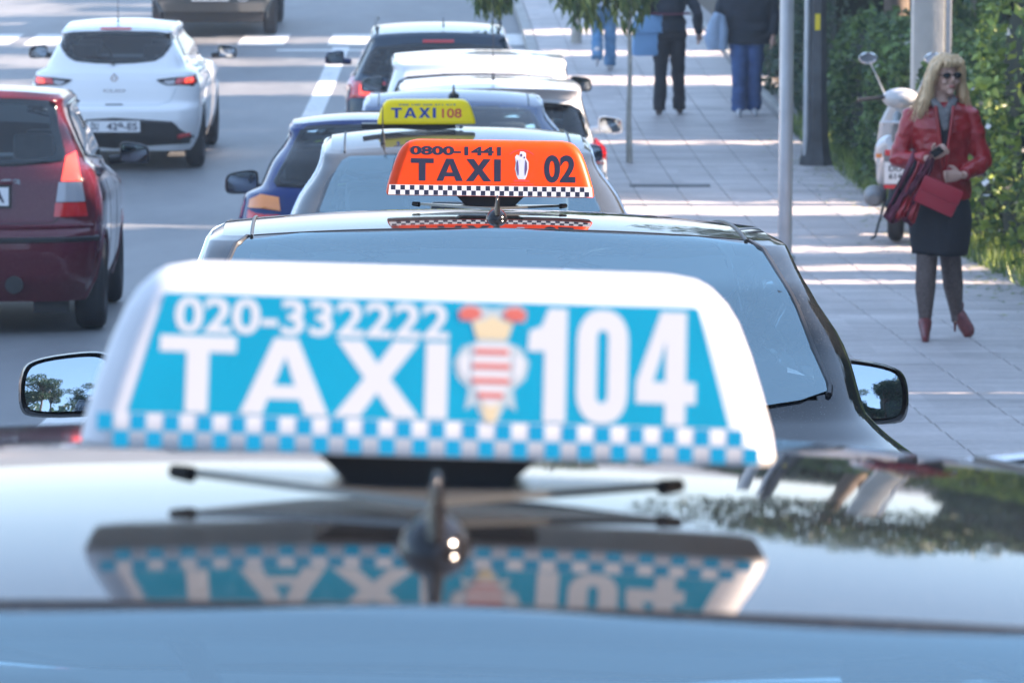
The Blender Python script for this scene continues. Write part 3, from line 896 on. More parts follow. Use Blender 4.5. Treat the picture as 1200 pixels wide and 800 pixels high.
# yellow sign 108 on a grey sedan
def plain_sedan(name,X,Y,paint_,label,W=1.80,L=4.7,H=1.46,yaw=HEAD,roll=0,win=None,roofw=.56,cat='car',glass='glass',fin_=None,rw=1.15,mzz=.98):
    root=place(name,X,Y,L,yaw,roll,label=label,cat=cat)
    K=sedan_keys(L,W,H,deck=1.0,rw=rw,roofw=roofw,beltw=.74,rwb=.55)
    K[-1]=(H-.075,rw+.05,H-.055,L-2.15,roofw,.08,.08); K[-2]=(H-.095,rw-.01,H-.08,L-2.05,roofw+.03,.09,.09); K[-3]=(H-.17,rw-.18,H-.15,L-1.95,roofw+.05,.1,.12)
    s=Shell(K,W,L,bow=.06,crown=.035,arch=.055,tk=8,nR=14,nS=36)
    winh=win or [(0,H-.105),(.30,H-.108),(.49,H-.123),(.505,H-.135),(.55,1.26),(.60,1.13),(.58,1.10),(.30,1.07),(0,1.065)]
    wf=[(0,H-.09),(.3,H-.095),(.52,H-.11),(.66,1.05),(.3,1.03),(0,1.03)]
    sw=[(.95,1.08),(1.25,1.28),(1.6,1.375),(2.3,1.395),(2.65,1.36),(3.25,1.07)]
    s.build(root,paint_,rear_cut=mirror_poly(shrink(winh,.03,.012)),front_cut=mirror_poly(shrink(wf,.03,.012)),side_cuts=[sw],arches=((.95,.32,.36),(L-.85,.32,.36)))
    s.patch('rear_window',mirror_poly(winh),M[glass],root,off=.007,nx=26,nz=18)
    s.frame('window_border',winh,shrink(winh,.04,.014),M['gloss_black'],root,off=.002)
    s.patch('windscreen',mirror_poly(wf),M['glass'],root,end='front',off=.003)
    for sg in (1,-1):
        s.side_patch('side_window',sw,M['glass'],root,sg,off=.002,ny=20)
        s.line('window_trim',[(sw[k][0],sw[k][1]+.006) for k in range(6)],.007,M['chrome'],root,'side+' if sg>0 else 'side-',lift=.003)
        wheel(root,sg*(W/2-.115),.95); wheel(root,sg*(W/2-.115),L-.85)
        lamp=[(.60,.93),(.84,.92),(.87,.80),(.83,.72),(.56,.74)]
        s.patch('tail_light',[(sg*x,z) for x,z in lamp],M['red_lens'],root,off=.006)
        pts=[]
        for k in range(9):
            y=rw+.05+(L-2.15-rw)*k/8; pts.append((sg*(roofw-.06)*s.plan(y),y,s.zat(s.lv[-1],s.n-1,roofw-.06,y)+.001))
        tube('roof_moulding',pts,.005,M['black_plastic'],root,n=5)
        door_mirror(root,W/2+.065,2.75,mzz,sg,paint_,.19,.13,yaw=R(-8))
    if fin_: antenna_fin(root,rw+.18,s.zat(s.lv[-1],s.n-1,0,rw+.18)-.002,fin_)
    plate(root,[],0,s.rear_pt(0,.80)-.012,.80)
    interior(root,.8,3.45,.70,1.05,(1.35,2.3)); underbody(root,L,W)
    return root,s
t3,s3=plain_sedan('taxi_sedan',-.20,17.35,M['grey_paint'],'dark grey taxi under the yellow 108 sign, third in the rank',L=4.6,H=1.47,cat='taxi',glass='reflective_glass',yaw=R(1.6),mzz=.90)
whip(t3,-.33,1.30,s3.zat(s3.lv[-1],s3.n-1,.33,1.30),.17,.05)
Cc=sign_root('taxi_sign',t3,s3,1.70,-.135,'small yellow taxi sign numbered 108 on the third taxi')
taxi_sign(Cc,M['sign_yellow'],z0=.03); Cc.scale=(1,1,.90)
def yx(px): return (px-500)*.00385
me=fit(taxi_mesh(.16),yx(459),yx(511),.031,.083,.0008); on_face('taxi_lettering',me,M['ink_blue'],Cc,z0=.03)
me=fit(text_mesh('108',.02),yx(518),yx(541),.031,.079,.0008); on_face('number_lettering',me,M['ink_red'],Cc,z0=.03)
me=fit(text_mesh('020 100 200 411 013',.02),yx(468),yx(534),.094,.102,.0008); on_face('phone_lettering',me,M['ink_blue'],Cc,z0=.03)
box('magnetic_strip',(-.08,0,.017),(.42,.10,.024),M['black_plastic'],Cc)

t5,s5=plain_sedan('parked_sedan',-.36,27.0,M['navy_paint'],'navy blue saloon with a shark fin aerial directly ahead of the third taxi',L=4.4,W=1.78,H=1.45,fin_=1.3,yaw=R(1.2),glass='dark_glass')

def hatch_keys(L,W,H,wb=1.02,roofw=.58,beltw=.78,rk=.35,hoodz=.90,lip=.05,corner=.22):
    h=W/2
    return [(.20,.12,.20,L-.12,h*.92,.25,.30),
            (.34,.03,.34,L-.03,h*.97,corner,.30),
            (.50,.00,.50,L,h*.995,corner,.28),
            (.62,.01,.62,L-.02,h*1.0,corner,.28),
            (.68,.03+lip,.70,L-.06,h,corner,.26),
            (.82,.05+lip,.80,L-.14,h*.995,corner,.26),
            (wb-.08,.07+lip,hoodz-.04,L-.45,h*.965,corner*.9,.24),
            (wb-.01,.10+lip,hoodz,L-.72,h*.93,corner*.8,.22),
            (wb+.03,.13+lip,hoodz+.05,L-.95,beltw,corner*.7,.20),
            (wb+.16,.10+lip+rk*.35,1.15,L-1.22,beltw-(beltw-roofw)*.35,.12,.18),
            (H-.14,.07+lip+rk*.85,H-.17,L-1.58,roofw+(beltw-roofw)*.16,.10,.15),
            (H-.07,.05+lip+rk,H-.08,L-1.72,roofw+.025,.09,.12),
            (H-.035,.10+lip+rk,H-.045,L-1.80,roofw,.09,.10)]
def hatch(name,X,Y,pm,label,L=3.9,W=1.70,H=1.48,yaw=HEAD,roll=0.0,keys=None,winh=None,frit=.04,lamps=(),sw=None,glass='glass',cat='car',
          wheelr=.30,rows=(1.0,1.95),mir=True,mm=None,mz=.98,my=None,group=None,my_off=.09,arch_r=.345,bow=.07,wy=.68,wipe=True,extra_sw=None):
    root=place(name,X,Y,L,yaw,roll,label=label,cat=cat,group=group)
    K=keys or hatch_keys(L,W,H)
    s=Shell(K,W,L,bow=bow,crown=.035,arch=.03,tk=8,nR=14,nS=40)
    top=K[-2][0]
    wf=[(0,H-.10),(.3,H-.105),(K[-1][4]-.05,H-.12),(K[8][4]-.12,K[8][2]+.03),(.3,K[8][2]),(0,K[8][2])]
    ym=my or L-1.35
    sw=sw or [(.62,1.06),(.78,1.20),(1.05,H-.14),(1.9,H-.12),(L-1.95,H-.16),(L-1.25,1.0)]
    y2=L-.80
    cut=mirror_poly(shrink(winh,frit*.6,frit*.45))
    s.build(root,pm,rear_cut=cut,front_cut=mirror_poly(shrink(wf,.03,.012)),side_cuts=[sw],arches=((wy,wheelr+.01,arch_r),(y2,wheelr+.01,arch_r)))
    s.patch('rear_window',mirror_poly(winh),M[glass],root,off=.008,nx=28,nz=18)
    s.frame('window_border',winh,shrink(winh,frit,frit*.7),M['gloss_black'],root,off=.003)
    s.patch('windscreen',mirror_poly(wf),M['glass'],root,end='front',off=.003)
    for sg in (1,-1):
        e='side+' if sg>0 else 'side-'
        s.side_patch('side_window',sw,M['glass'],root,sg,off=.002,ny=20)
        s.line('window_seal',sw+[sw[0]],.008,M['gloss_black'],root,e,lift=.001)
        # door gap and sill line, arch lips
        yd=[(k) for k in (1.15,2.05)]
        for yy in yd: s.line('door_gap',[(yy,.35),(yy,.7),(yy-.02,1.0)],.0035,M['black_plastic'],root,e,lift=-.0015,n=4)
        for ya in (wy,y2):
            pts=[(ya+(arch_r+.004)*math.cos(a),wheelr+.01+(arch_r+.004)*math.sin(a)) for a in [R(v) for v in range(-15,196,15)]]
            s.line('arch_lip',pts,.02,pm,root,e,lift=-.012,n=7)
        wheel(root,sg*(W/2-.105),wy,wheelr,.19); wheel(root,sg*(W/2-.105),y2,wheelr,.19)
        for nm,o,mt in lamps:
            s.patch(nm,[(sg*x,z) for x,z in o],M[mt],root,off=.008,nx=8,nz=6)
        if mir: door_mirror(root,W/2+my_off,ym,mz,sg,mm or M['black_plastic'],.19,.14,yaw=R(-8))
    interior(root,.5,L-1.2,K[8][4]*.9,K[8][0],rows); underbody(root,L,W)
    box('arch_liner',(0,wy,.42),(W-.45,.6,.4),M['black_plastic'],root)
    if wipe:
        zb=min(p[1] for p in winh)
        s.line('rear_wiper',[(0,zb-.01),(-.10,zb+.06),(-.30,zb+.075)],.008,M['black_plastic'],root,lift=.02)
    return root,s

# burgundy hatchback on the left
wC=[(0,1.44),(.30,1.435),(.49,1.42),(.535,1.40),(.555,1.25),(.60,1.10),(.58,1.05),(.30,1.025),(0,1.02)]
KC=hatch_keys(3.85,1.67,1.52,wb=1.02,roofw=.56,beltw=.735,rk=.26,corner=.26)
c3,sc=hatch('hatchback',-3.32,25.75,M['burgundy_paint'],'dark burgundy hatchback with lit tail light, nearest car on the left',L=3.85,W=1.67,H=1.52,yaw=R(2.9),keys=KC,winh=wC,frit=.055,
   lamps=(('tail_light',[(.605,1.10),(.66,1.11),(.70,.93),(.575,.93)],'lit_red'),('reversing_light',[(.56,.925),(.70,.925),(.72,.805),(.545,.805)],'clear_lens'),('fog_light',[(.54,.80),(.72,.80),(.735,.715),(.53,.715)],'red_lens')),
   sw=[(.55,1.08),(.68,1.25),(.92,1.385),(1.7,1.41),(2.2,1.38),(2.75,.99)],mz=1.03,my=2.45,my_off=.10,arch_r=.325,wheelr=.295,wy=.62,mm=M['black_plastic'])
plate(c3,[('DU',-.225,-.145),('413-EA',-.07,.235)],0,sc.rear_pt(0,.84)-.014,.845)
sc.line('bumper_step',[(-.76,.66),(-.4,.655),(0,.655),(.4,.655),(.76,.66)],.014,M['burgundy_paint'],c3,lift=.004)
sc.line('bumper_crease',[(-.79,.585),(-.4,.58),(0,.58),(.4,.58),(.79,.585)],.020,M['black_plastic'],c3,lift=-.006)  # crease in the bumper drawn as a dark line
sc.line('tailgate_gap',[(.62,1.0),(.55,.70),(.52,.68),(0,.675)],.004,M['black_plastic'],c3,lift=-.001,n=4)
me=fit(text_mesh('C3',.03),.20,.33,.905,.95,.004); put('model_badge',me,M['chrome'],c3,(0,sc.rear_pt(.26,.93)-.010,0),Vector((1,.05,0)).normalized(),Vector((0,0,1)))
tube('exhaust_tip',[(.29,.02,.31),(.29,.10,.31)],.055,M['black_plastic'],c3,n=16)
box('mud_flap',(.50,.30,.20),(.22,.03,.16),M['black_plastic'],c3)
whip(c3,0,2.0,1.53,.3)
box('plate_recess',(0,sc.rear_pt(0,.92)-.01,.925),(.56,.03,.03),M['burgundy_paint'],c3,bev=.008)

# white hatchback
wK=[(0,1.375),(.30,1.37),(.43,1.365),(.545,1.34),(.575,1.29),(.56,1.23),(.48,1.13),(.40,1.085),(.20,1.065),(0,1.06)]
KK=hatch_keys(4.06,1.75,1.45,wb=.98,roofw=.54,beltw=.72,rk=.32,corner=.30)
cl,sk=hatch('hatchback',-3.955,42.3,M['white_paint'],'shiny white hatchback driving away with slanted red tail lights, mid left lane',L=4.06,W=1.75,H=1.45,yaw=R(1.0),keys=KK,winh=wK,frit=.04,glass='dark_glass',
   lamps=(('tail_light_housing',[(.40,.905),(.60,.925),(.80,.945),(.82,.87),(.78,.83),(.55,.835)],'gloss_black'),),
   sw=[(.75,1.12),(1.0,1.28),(1.4,1.335),(2.0,1.34),(2.4,1.30),(3.0,.99)],mz=1.02,my=2.75,my_off=.12,arch_r=.345,wheelr=.31,wy=.64,mm=M['gloss_black'])
for sg in (1,-1):
    sk.patch('tail_light',[(sg*x,z) for x,z in [(.62,.915),(.79,.93),(.81,.87),(.77,.845),(.60,.85)]],M['red_lens'],cl,off=.014,nx=8,nz=6)
    o=sk.patch('brake_light',[(sg*x,z) for x,z in [(.70,.912),(.775,.915),(.78,.868),(.70,.862)]],M['lit_red'],cl,off=.019,nx=6,nz=6)
    sk.patch('reversing_light',[(sg*x,z) for x,z in [(.47,.885),(.60,.90),(.60,.858),(.54,.85)]],M['clear_lens'],cl,off=.014,nx=6,nz=4)
    sk.patch('bumper_reflector',[(sg*x,z) for x,z in [(.62,.365),(.75,.37),(.76,.315),(.63,.31)]],M['red_lens'],cl,off=.022,nx=6,nz=3)
sk.patch('bumper_insert',mirror_poly([(0,.535),(.50,.53),(.60,.48),(.66,.40),(.80,.33),(.78,.225),(0,.22)]),M['black_plastic'],cl,off=.012,nx=26,nz=8)
plate(cl,[('DU',-.225,-.15),('429-ES',-.07,.235)],0,sk.rear_pt(0,.46)-.022,.455,w=.52,h=.11)
# diamond shaped badge
me=poly_mesh([[(0,-.055),(.042,0),(0,.055),(-.042,0)],[(0,-.03),(-.018,0),(0,.03),(.018,0)]])
for v in me.vertices: v.co.z=.006 if v.co.z>0 else 0
put('badge',me,M['chrome'],cl,(0,sk.rear_pt(0,.94)-.014,.925),Vector((1,0,0)),Vector((0,0,1)))
me=fit(text_mesh('CLIO',.02),-.11,.11,0,.03,.003); put('model_badge',me,M['chrome'],cl,(0,sk.rear_pt(0,.80)-.010,.79),Vector((1,0,0)),Vector((0,0,1)))
sk.line('tailgate_gap',[(-.62,.83),(-.56,.70),(-.45,.66),(0,.655),(.45,.66),(.56,.70),(.62,.83)],.003,M['ink_grey'],cl,n=4)
sk.line('tailgate_handle',[(-.085,.665),(.085,.665)],.008,M['black_plastic'],cl,n=4)
sk.patch('high_brake_light',[(-.16,1.405),(.16,1.405),(.15,1.385),(-.15,1.385)],M['red_lens'],cl,off=.012,nx=8,nz=2)
whip(cl,0,.75,1.44,.40,-.05)

# dark off-roader at the far crossing
KJ=[(.36,.06,.36,4.0,.80,.12,.12),(.50,.0,.50,4.1,.86,.12,.12),(.66,.0,.66,4.12,.88,.12,.12),(.70,.07,.70,4.05,.87,.12,.12),(.85,.07,.85,4.0,.87,.10,.10),(1.0,.07,.98,3.9,.87,.10,.10),(1.08,.07,1.04,3.2,.86,.1,.1),(1.14,.09,1.1,2.9,.85,.1,.1),(1.2,.10,1.15,2.8,.83,.1,.1),(1.4,.14,1.3,2.65,.80,.1,.1),(1.62,.19,1.6,2.4,.74,.1,.1),(1.70,.22,1.68,2.3,.71,.09,.09),(1.73,.26,1.71,2.25,.68,.08,.08)]
jp,sj=hatch('off_roader',-4.22,60.2,M['jeep_paint'],'dark off-road vehicle cut by the top edge beyond the crossing',L=4.2,W=1.78,H=1.74,yaw=R(1.0),keys=KJ,winh=[(0,1.62),(.3,1.62),(.6,1.61),(.63,1.58),(.66,1.25),(.62,1.2),(.3,1.2),(0,1.2)],glass='dark_glass',
   lamps=(('tail_light',[(.66,.98),(.80,.98),(.80,.76),(.66,.76)],'red_lens'),),sw=[(.4,1.2),(.5,1.58),(1.4,1.6),(2.2,1.57),(2.6,1.2)],wheelr=.36,arch_r=.41,wy=.75,mz=1.2,mm=M['black_plastic'])
plate(jp,[],-.03,sj.rear_pt(0,.55)-.02,.575)
me=fit(text_mesh('DU 120 BM',.02),-.22,.22,-.035,.035,.002); put('plate_lettering',me,M['plate_ink'],jp,(-.03,sj.rear_pt(0,.55)-.031,.575),Vector((1,0,0)),Vector((0,0,1)))
me=poly_mesh([circ(0,0,.085,.055,24),circ(0,0,.062,.036,24)]); 
for v in me.vertices: v.co.z=.006 if v.co.z>0 else 0
put('round_badge',me,M['galv'],jp,(.43,sj.rear_pt(.43,.57)-.012,.565),Vector((1,0,0)),Vector((0,0,1)))
tube('differential',[(-.7,.75,.34),(-.12,.75,.34),(0,.72,.33),(.12,.75,.34),(.7,.75,.34)],[.05,.06,.14,.06,.05],M['black_plastic'],jp,n=10)

# royal blue little hatchback
wB=[(0,1.36),(.25,1.358),(.36,1.35),(.385,1.33),(.47,1.17),(.53,1.06),(.51,1.03),(.25,1.02),(0,1.02)]
KB=hatch_keys(3.5,1.50,1.42,wb=1.0,roofw=.43,beltw=.61,rk=.42,corner=.18,lip=.02)
bh,sb=hatch('hatchback',-.76,22.9,M['royal_paint'],'small royal blue hatchback with an amber lamp, left of the dark grey taxi',L=3.5,W=1.50,H=1.42,yaw=R(2.2),keys=KB,winh=wB,frit=.03,
   lamps=(('indicator_lamp',[(.50,.985),(.60,.99),(.66,.96),(.67,.91),(.49,.90)],'amber_lens'),('tail_light',[(.49,.895),(.67,.905),(.69,.74),(.50,.74)],'red_lens')),
   sw=[(.62,1.04),(.78,1.16),(1.0,1.27),(1.6,1.295),(1.9,1.26),(2.35,.98)],mz=.97,my=2.25,my_off=.0,arch_r=.30,wheelr=.27,wy=.6,mm=M['black_plastic'])

# two white hatchbacks ahead
wA=[(0,1.27),(.3,1.265),(.60,1.24),(.68,1.20),(.73,1.08),(.74,1.0),(.60,.95),(.30,.93),(0,.93)]
KA=hatch_keys(4.1,1.80,1.43,wb=.93,roofw=.66,beltw=.80,rk=.34,corner=.24)
KA[-2]=(1.37,.30,1.35,4.1-1.72,.70,.10,.12); KA[-3]=(1.28,.42,1.27,4.1-1.58,.70,.1,.15)
wa,sa=hatch('hatchback',-.15,31.75,M['white_paint'],'white hatchback with a dark tailgate window and roof aerial, behind the navy saloon',L=4.1,W=1.80,H=1.43,yaw=R(1.2),keys=KA,winh=wA,glass='dark_glass',
   lamps=(('tail_light',[(.70,.93),(.80,.98),(.88,.90),(.88,.76),(.70,.78)],'red_lens'),),sw=[(.75,1.06),(.9,1.2),(1.15,1.30),(2.0,1.32),(2.35,1.28),(3.0,1.0)],mz=.98,my=2.6,my_off=.10,mm=M['white_paint'],wheelr=.31)
sa.patch('high_brake_light',[(-.12,1.325),(.12,1.325),(.12,1.29),(-.12,1.29)],M['red_lens'],wa,off=.010,nx=8,nz=3)
whip(wa,0.02,.55,1.42,.62,.0)
wb_=[(0,1.30),(.3,1.295),(.62,1.27),(.70,1.23),(.75,1.12),(.76,1.06),(.6,1.03),(.3,1.02),(0,1.02)]
KB2=hatch_keys(4.0,1.78,1.46,wb=1.0,roofw=.74,beltw=.84,rk=.28,corner=.22)
wb,sbb=hatch('hatchback',-.27,36.3,M['white_paint'],'taller white car with bare roof, second white car from the front taxi ranks',L=4.0,W=1.78,H=1.48,yaw=R(1.2),keys=KB2,winh=wb_,glass='glass',
   lamps=(('tail_light',[(.70,.98),(.84,.99),(.86,.76),(.70,.78)],'red_lens'),),sw=[(.5,1.08),(.66,1.24),(.9,1.34),(1.9,1.36),(2.3,1.32),(2.9,1.02)],mz=1.08,my=2.6,my_off=.06,mm=M['gloss_black'],wheelr=.31)
wb['label']='taller white car with bare sunlit roof, between the other white car and dark estate'

# dark suv style car at the head of the row
wS=[(0,1.34),(.3,1.335),(.60,1.305),(.66,1.26),(.72,1.14),(.74,1.06),(.6,1.03),(.3,1.02),(0,1.02)]
KS=hatch_keys(4.4,1.84,1.48,wb=1.0,roofw=.64,beltw=.82,rk=.36,corner=.24)
sv,ss=hatch('estate_car',-.70,40.7,M['slate_paint'],'dark slate estate car at the head of the parked row, red lamp on its left',L=4.4,W=1.84,H=1.50,yaw=R(1.2),keys=KS,winh=wS,glass='dark_glass',
   lamps=(('tail_light_housing',[(.50,1.0),(.84,1.02),(.89,.94),(.88,.80),(.56,.84)],'red_lens'),),sw=[(.55,1.08),(.75,1.24),(1.0,1.34),(2.2,1.37),(2.7,1.33),(3.3,1.03)],mz=1.05,my=2.95,my_off=.13,mm=M['royal_paint'],wheelr=.33)
for sg in (1,-1):
    ss.patch('reversing_light',[(sg*x,z) for x,z in [(.52,.93),(.62,.935),(.62,.86),(.57,.86)]],M['clear_lens'],sv,off=.014,nx=5,nz=4)
    ss.patch('brake_light',[(sg*x,z) for x,z in [(.66,.95),(.76,.955),(.76,.86),(.66,.86)]],M['lit_red'],sv,off=.014,nx=5,nz=4)
ss.patch('high_brake_light',[(-.15,1.37),(.15,1.37),(.15,1.345),(-.15,1.345)],M['red_lens'],sv,off=.012,nx=8,nz=3)
whip(sv,.05,.75,1.48,.10,0)
for sg in (1,-1):
    tube('roof_rail',[(sg*.60,.7,1.46),(sg*.61,1.0,1.505),(sg*.61,2.2,1.505),(sg*.60,2.5,1.47)],.014,M['black_plastic'],sv,n=6)

# ------------------------------------------------------------------ ground
def sheet(name, xl, xr, ys, dz, m, nx=10, kind='structure', parent=None, crossf=None):
    V=[];F=[]
    for y in ys:
        for i in range(nx+1):
            a,b=xl(y),xr(y); x=a+(b-a)*i/nx; V.append((x,y,zg(y)+dz))
    for j in range(len(ys)-1):
        for i in range(nx):
            q=j*(nx+1)+i; F.append((q,q+1,q+nx+2,q+nx+1))
    o=mesh_obj(name,V,F,m,parent); 
    if kind: o['kind']=kind
    return o
YS=[-60,-40,-30,-20,-10,-5]+[y*.75 for y in range(0,125)]+[100,120,160,250,500,1500,3000]
def world_tex(nt):
    g=nt.nodes.new('ShaderNodeNewGeometry'); return g.outputs['Position']
def asphalt():
    m=bpy.data.materials.new('asphalt'); m.use_nodes=True; nt=m.node_tree; b=nt.nodes['Principled BSDF']
    pos=world_tex(nt)
    mp=nt.nodes.new('ShaderNodeMapping'); mp.inputs['Scale'].default_value=(1,.25,1); nt.links.new(pos,mp.inputs[0])
    n1=nt.nodes.new('ShaderNodeTexNoise'); n1.inputs['Scale'].default_value=.9; n1.inputs['Detail'].default_value=8; n1.inputs['Roughness'].default_value=.65
    nt.links.new(mp.outputs[0],n1.inputs['Vector'])
    n2=nt.nodes.new('ShaderNodeTexNoise'); n2.inputs['Scale'].default_value=55; n2.inputs['Detail'].default_value=3; nt.links.new(pos,n2.inputs['Vector'])
    cr_=nt.nodes.new('ShaderNodeValToRGB'); cr_.color_ramp.elements[0].position=.3; cr_.color_ramp.elements[0].color=(.125,.13,.136,1); cr_.color_ramp.elements[1].position=.72; cr_.color_ramp.elements[1].color=(.235,.238,.242,1)
    nt.links.new(n1.outputs['Fac'],cr_.inputs[0])
    mx=nt.nodes.new('ShaderNodeMix'); mx.data_type='RGBA'; mx.blend_type='MULTIPLY'; mx.inputs[0].default_value=.35
    nt.links.new(cr_.outputs[0],mx.inputs[6]); nt.links.new(n2.outputs['Fac'],mx.inputs[7]); nt.links.new(mx.outputs[2],b.inputs['Base Color'])
    bp=nt.nodes.new('ShaderNodeBump'); bp.inputs['Strength'].default_value=.4; bp.inputs['Distance'].default_value=.004
    nt.links.new(n2.outputs['Fac'],bp.inputs['Height']); nt.links.new(bp.outputs[0],b.inputs['Normal'])
    b.inputs['Roughness'].default_value=.55; b.inputs['Specular IOR Level'].default_value=.5
    return m
M['asphalt']=asphalt()
def worn(name,c,dark,scale,lo,hi):
    m=mat(name,c,.6); nt=m.node_tree; b=nt.nodes['Principled BSDF']; pos=world_tex(nt)
    n=nt.nodes.new('ShaderNodeTexNoise'); n.inputs['Scale'].default_value=scale; n.inputs['Detail'].default_value=8; n.inputs['Roughness'].default_value=.75; nt.links.new(pos,n.inputs['Vector'])
    r=nt.nodes.new('ShaderNodeValToRGB'); r.color_ramp.elements[0].position=lo; r.color_ramp.elements[0].color=(*dark,1); r.color_ramp.elements[1].position=hi; r.color_ramp.elements[1].color=(*c,1)
    nt.links.new(n.outputs['Fac'],r.inputs[0]); nt.links.new(r.outputs[0],b.inputs['Base Color']); return m
M['road_paint']=worn('worn_road_paint',(.62,.62,.60),(.2,.2,.2),9,.30,.48)
M['kerb_stone']=worn('kerb_stone',(.36,.35,.33),(.24,.235,.22),3,.35,.6)
def slab_mat():
    m=bpy.data.materials.new('paving_slab'); m.use_nodes=True; nt=m.node_tree; b=nt.nodes['Principled BSDF']; pos=world_tex(nt)
    # one tone per slab (cells of .4 m) plus stains
    sn=nt.nodes.new('ShaderNodeVectorMath'); sn.operation='SNAP'; sn.inputs[1].default_value=(.4,.4,100); nt.links.new(pos,sn.inputs[0])
    wn=nt.nodes.new('ShaderNodeTexWhiteNoise'); wn.noise_dimensions='3D'; nt.links.new(sn.outputs[0],wn.inputs['Vector'])
    n=nt.nodes.new('ShaderNodeTexNoise'); n.inputs['Scale'].default_value=1.3; n.inputs['Detail'].default_value=8; n.inputs['Roughness'].default_value=.7; mp=nt.nodes.new('ShaderNodeMapping'); mp.inputs['Scale'].default_value=(.55,2.2,1); nt.links.new(pos,mp.inputs[0]); nt.links.new(mp.outputs[0],n.inputs['Vector'])
    n2=nt.nodes.new('ShaderNodeTexNoise'); n2.inputs['Scale'].default_value=35; n2.inputs['Detail'].default_value=4; nt.links.new(pos,n2.inputs['Vector'])
    r=nt.nodes.new('ShaderNodeValToRGB'); r.color_ramp.elements[0].position=.28; r.color_ramp.elements[0].color=(.27,.243,.235,1); r.color_ramp.elements[1].position=.62; r.color_ramp.elements[1].color=(.50,.452,.435,1)
    nt.links.new(n.outputs['Fac'],r.inputs[0])
    mr=nt.nodes.new('ShaderNodeMapRange'); mr.inputs[3].default_value=.90; mr.inputs[4].default_value=1.08; nt.links.new(wn.outputs['Value'],mr.inputs[0])
    mr2=nt.nodes.new('ShaderNodeMapRange'); mr2.inputs[1].default_value=.3; mr2.inputs[2].default_value=.7; mr2.inputs[3].default_value=.88; mr2.inputs[4].default_value=1.1; nt.links.new(n2.outputs['Fac'],mr2.inputs[0])
    mu=nt.nodes.new('ShaderNodeMath'); mu.operation='MULTIPLY'; nt.links.new(mr.outputs[0],mu.inputs[0]); nt.links.new(mr2.outputs[0],mu.inputs[1])
    sc_=nt.nodes.new('ShaderNodeVectorMath'); sc_.operation='SCALE'; nt.links.new(r.outputs[0],sc_.inputs[0]); nt.links.new(mu.outputs[0],sc_.inputs['Scale'])
    nt.links.new(sc_.outputs[0],b.inputs['Base Color']); b.inputs['Roughness'].default_value=.55
    return m
M['slab']=slab_mat(); M['joint']=mat('joint_mortar',(.30,.28,.27),.9)

KH=.12
road=sheet('road',lambda y:-40 if y<150 else -3000,lambda y:curb(y)-.10 if y<90 else (40 if y<150 else 3000),YS,0.0,M['asphalt'],nx=16)
ground=sheet('ground',lambda y:verge(y)+.1 if y<90 else 40,lambda y:60 if y<150 else 3100,[y for y in YS if y<=93],KH-.03,M['soil'],nx=6)
# kerb stones
kerb=empty('kerb',(0,0,0)); kerb['kind']='structure'
kb=bmesh.new(); add_box(kb,(0,0,0),(.14,.985,.26),bev=.012); kme=bpy.data.meshes.new('kerb_stone'); kb.to_mesh(kme); kb.free(); kme.materials.append(M['kerb_stone'])
for k in range(-6,86):
    y=k+.5; o=bpy.data.objects.new('kerb_stone',kme); COL.objects.link(o); o.parent=kerb
    o.location=(curb(y)-.03,y,zg(y)+KH-.13); o.rotation_euler=(math.atan(zg(y+.5)-zg(y-.5)),0,R(1.15))
# pavement base and slabs
pave=sheet('pavement',lambda y:curb(y)+.03,lambda y:verge(y)+.3,[y for y in YS if y<=93],KH-.016,M['joint'],nx=4)
TS=.40
def slab_geo(x,y,hx,hy,g=.003,jit=0.0):
    V=[];z0=-.02
    for zz,gg in ((KH-.03,0),(KH+jit-.003,0),(KH+jit,.004)):
        for sx,sy in ((-1,-1),(1,-1),(1,1),(-1,1)):
            px=x+sx*(hx-g-gg); py=y+sy*(hy-g-gg); V.append((px,py,zg(py)+zz))
    return V
FS=[(0,1,5,4),(1,2,6,5),(2,3,7,6),(3,0,4,7),(4,5,9,8),(5,6,10,9),(6,7,11,10),(7,4,8,11),(8,9,10,11)]
# single slabs where each can be made out; one shared slab mesh
sm=bpy.data.meshes.new('slab')
def lslab():
    V=[]
    for zz,gg in ((-.03,0),(-.003,0),(0,.004)):
        for sx,sy in ((-1,-1),(1,-1),(1,1),(-1,1)): V.append((sx*(TS/2-.003-gg),sy*(TS/2-.003-gg),zz))
    return V
sm.from_pydata(lslab(),[],FS); sm.materials.append(M['slab']); sm.update()
rnd=random.Random(3)
count=0; Vr=[];Fr=[]
def in_view(x,y):
    z=dep(y)-KH; 
    px=600+5000*x/y if y>0 else -1; return px<1215 and px>880
for j in range(-30,225):
    y=j*TS+TS/2
    i=0
    x=curb(y)+.05+TS/2+ (0 if j%2 else -.0)
    while x<verge(y)+.05:
        if 18.8<y<37.5 and in_view(x,y) and count<296:
            o=bpy.data.objects.new('slab',sm); COL.objects.link(o); o.parent=pave
            o.location=(x,y,zg(y)+KH+rnd.uniform(-.0015,.0015)); o.rotation_euler=(math.atan((zg(y+.2)-zg(y-.2))/.4)+rnd.uniform(-.002,.002),rnd.uniform(-.002,.002),0)
            count+=1
        else:
            b=len(Vr); Vr+=slab_geo(x,y,TS/2,TS/2,jit=rnd.uniform(-.0015,.0015)); Fr+=[tuple(b+k for k in f) for f in FS]
        x+=TS
far=mesh_obj('slab_field',Vr,Fr,M['slab'],pave,smooth=False); far['kind']='stuff'
# a dark drain grate in the pavement
gx,gy=1.05+.35,34.9
g=box('drain_cover',(1.46,39.3,zg(39.3)+KH+.002),(.74,.20,.012),M['iron']); tag(g,'dark oblong drain cover set in the pavement beside the parked cars','drain cover'); g.rotation_euler=(0,0,0)
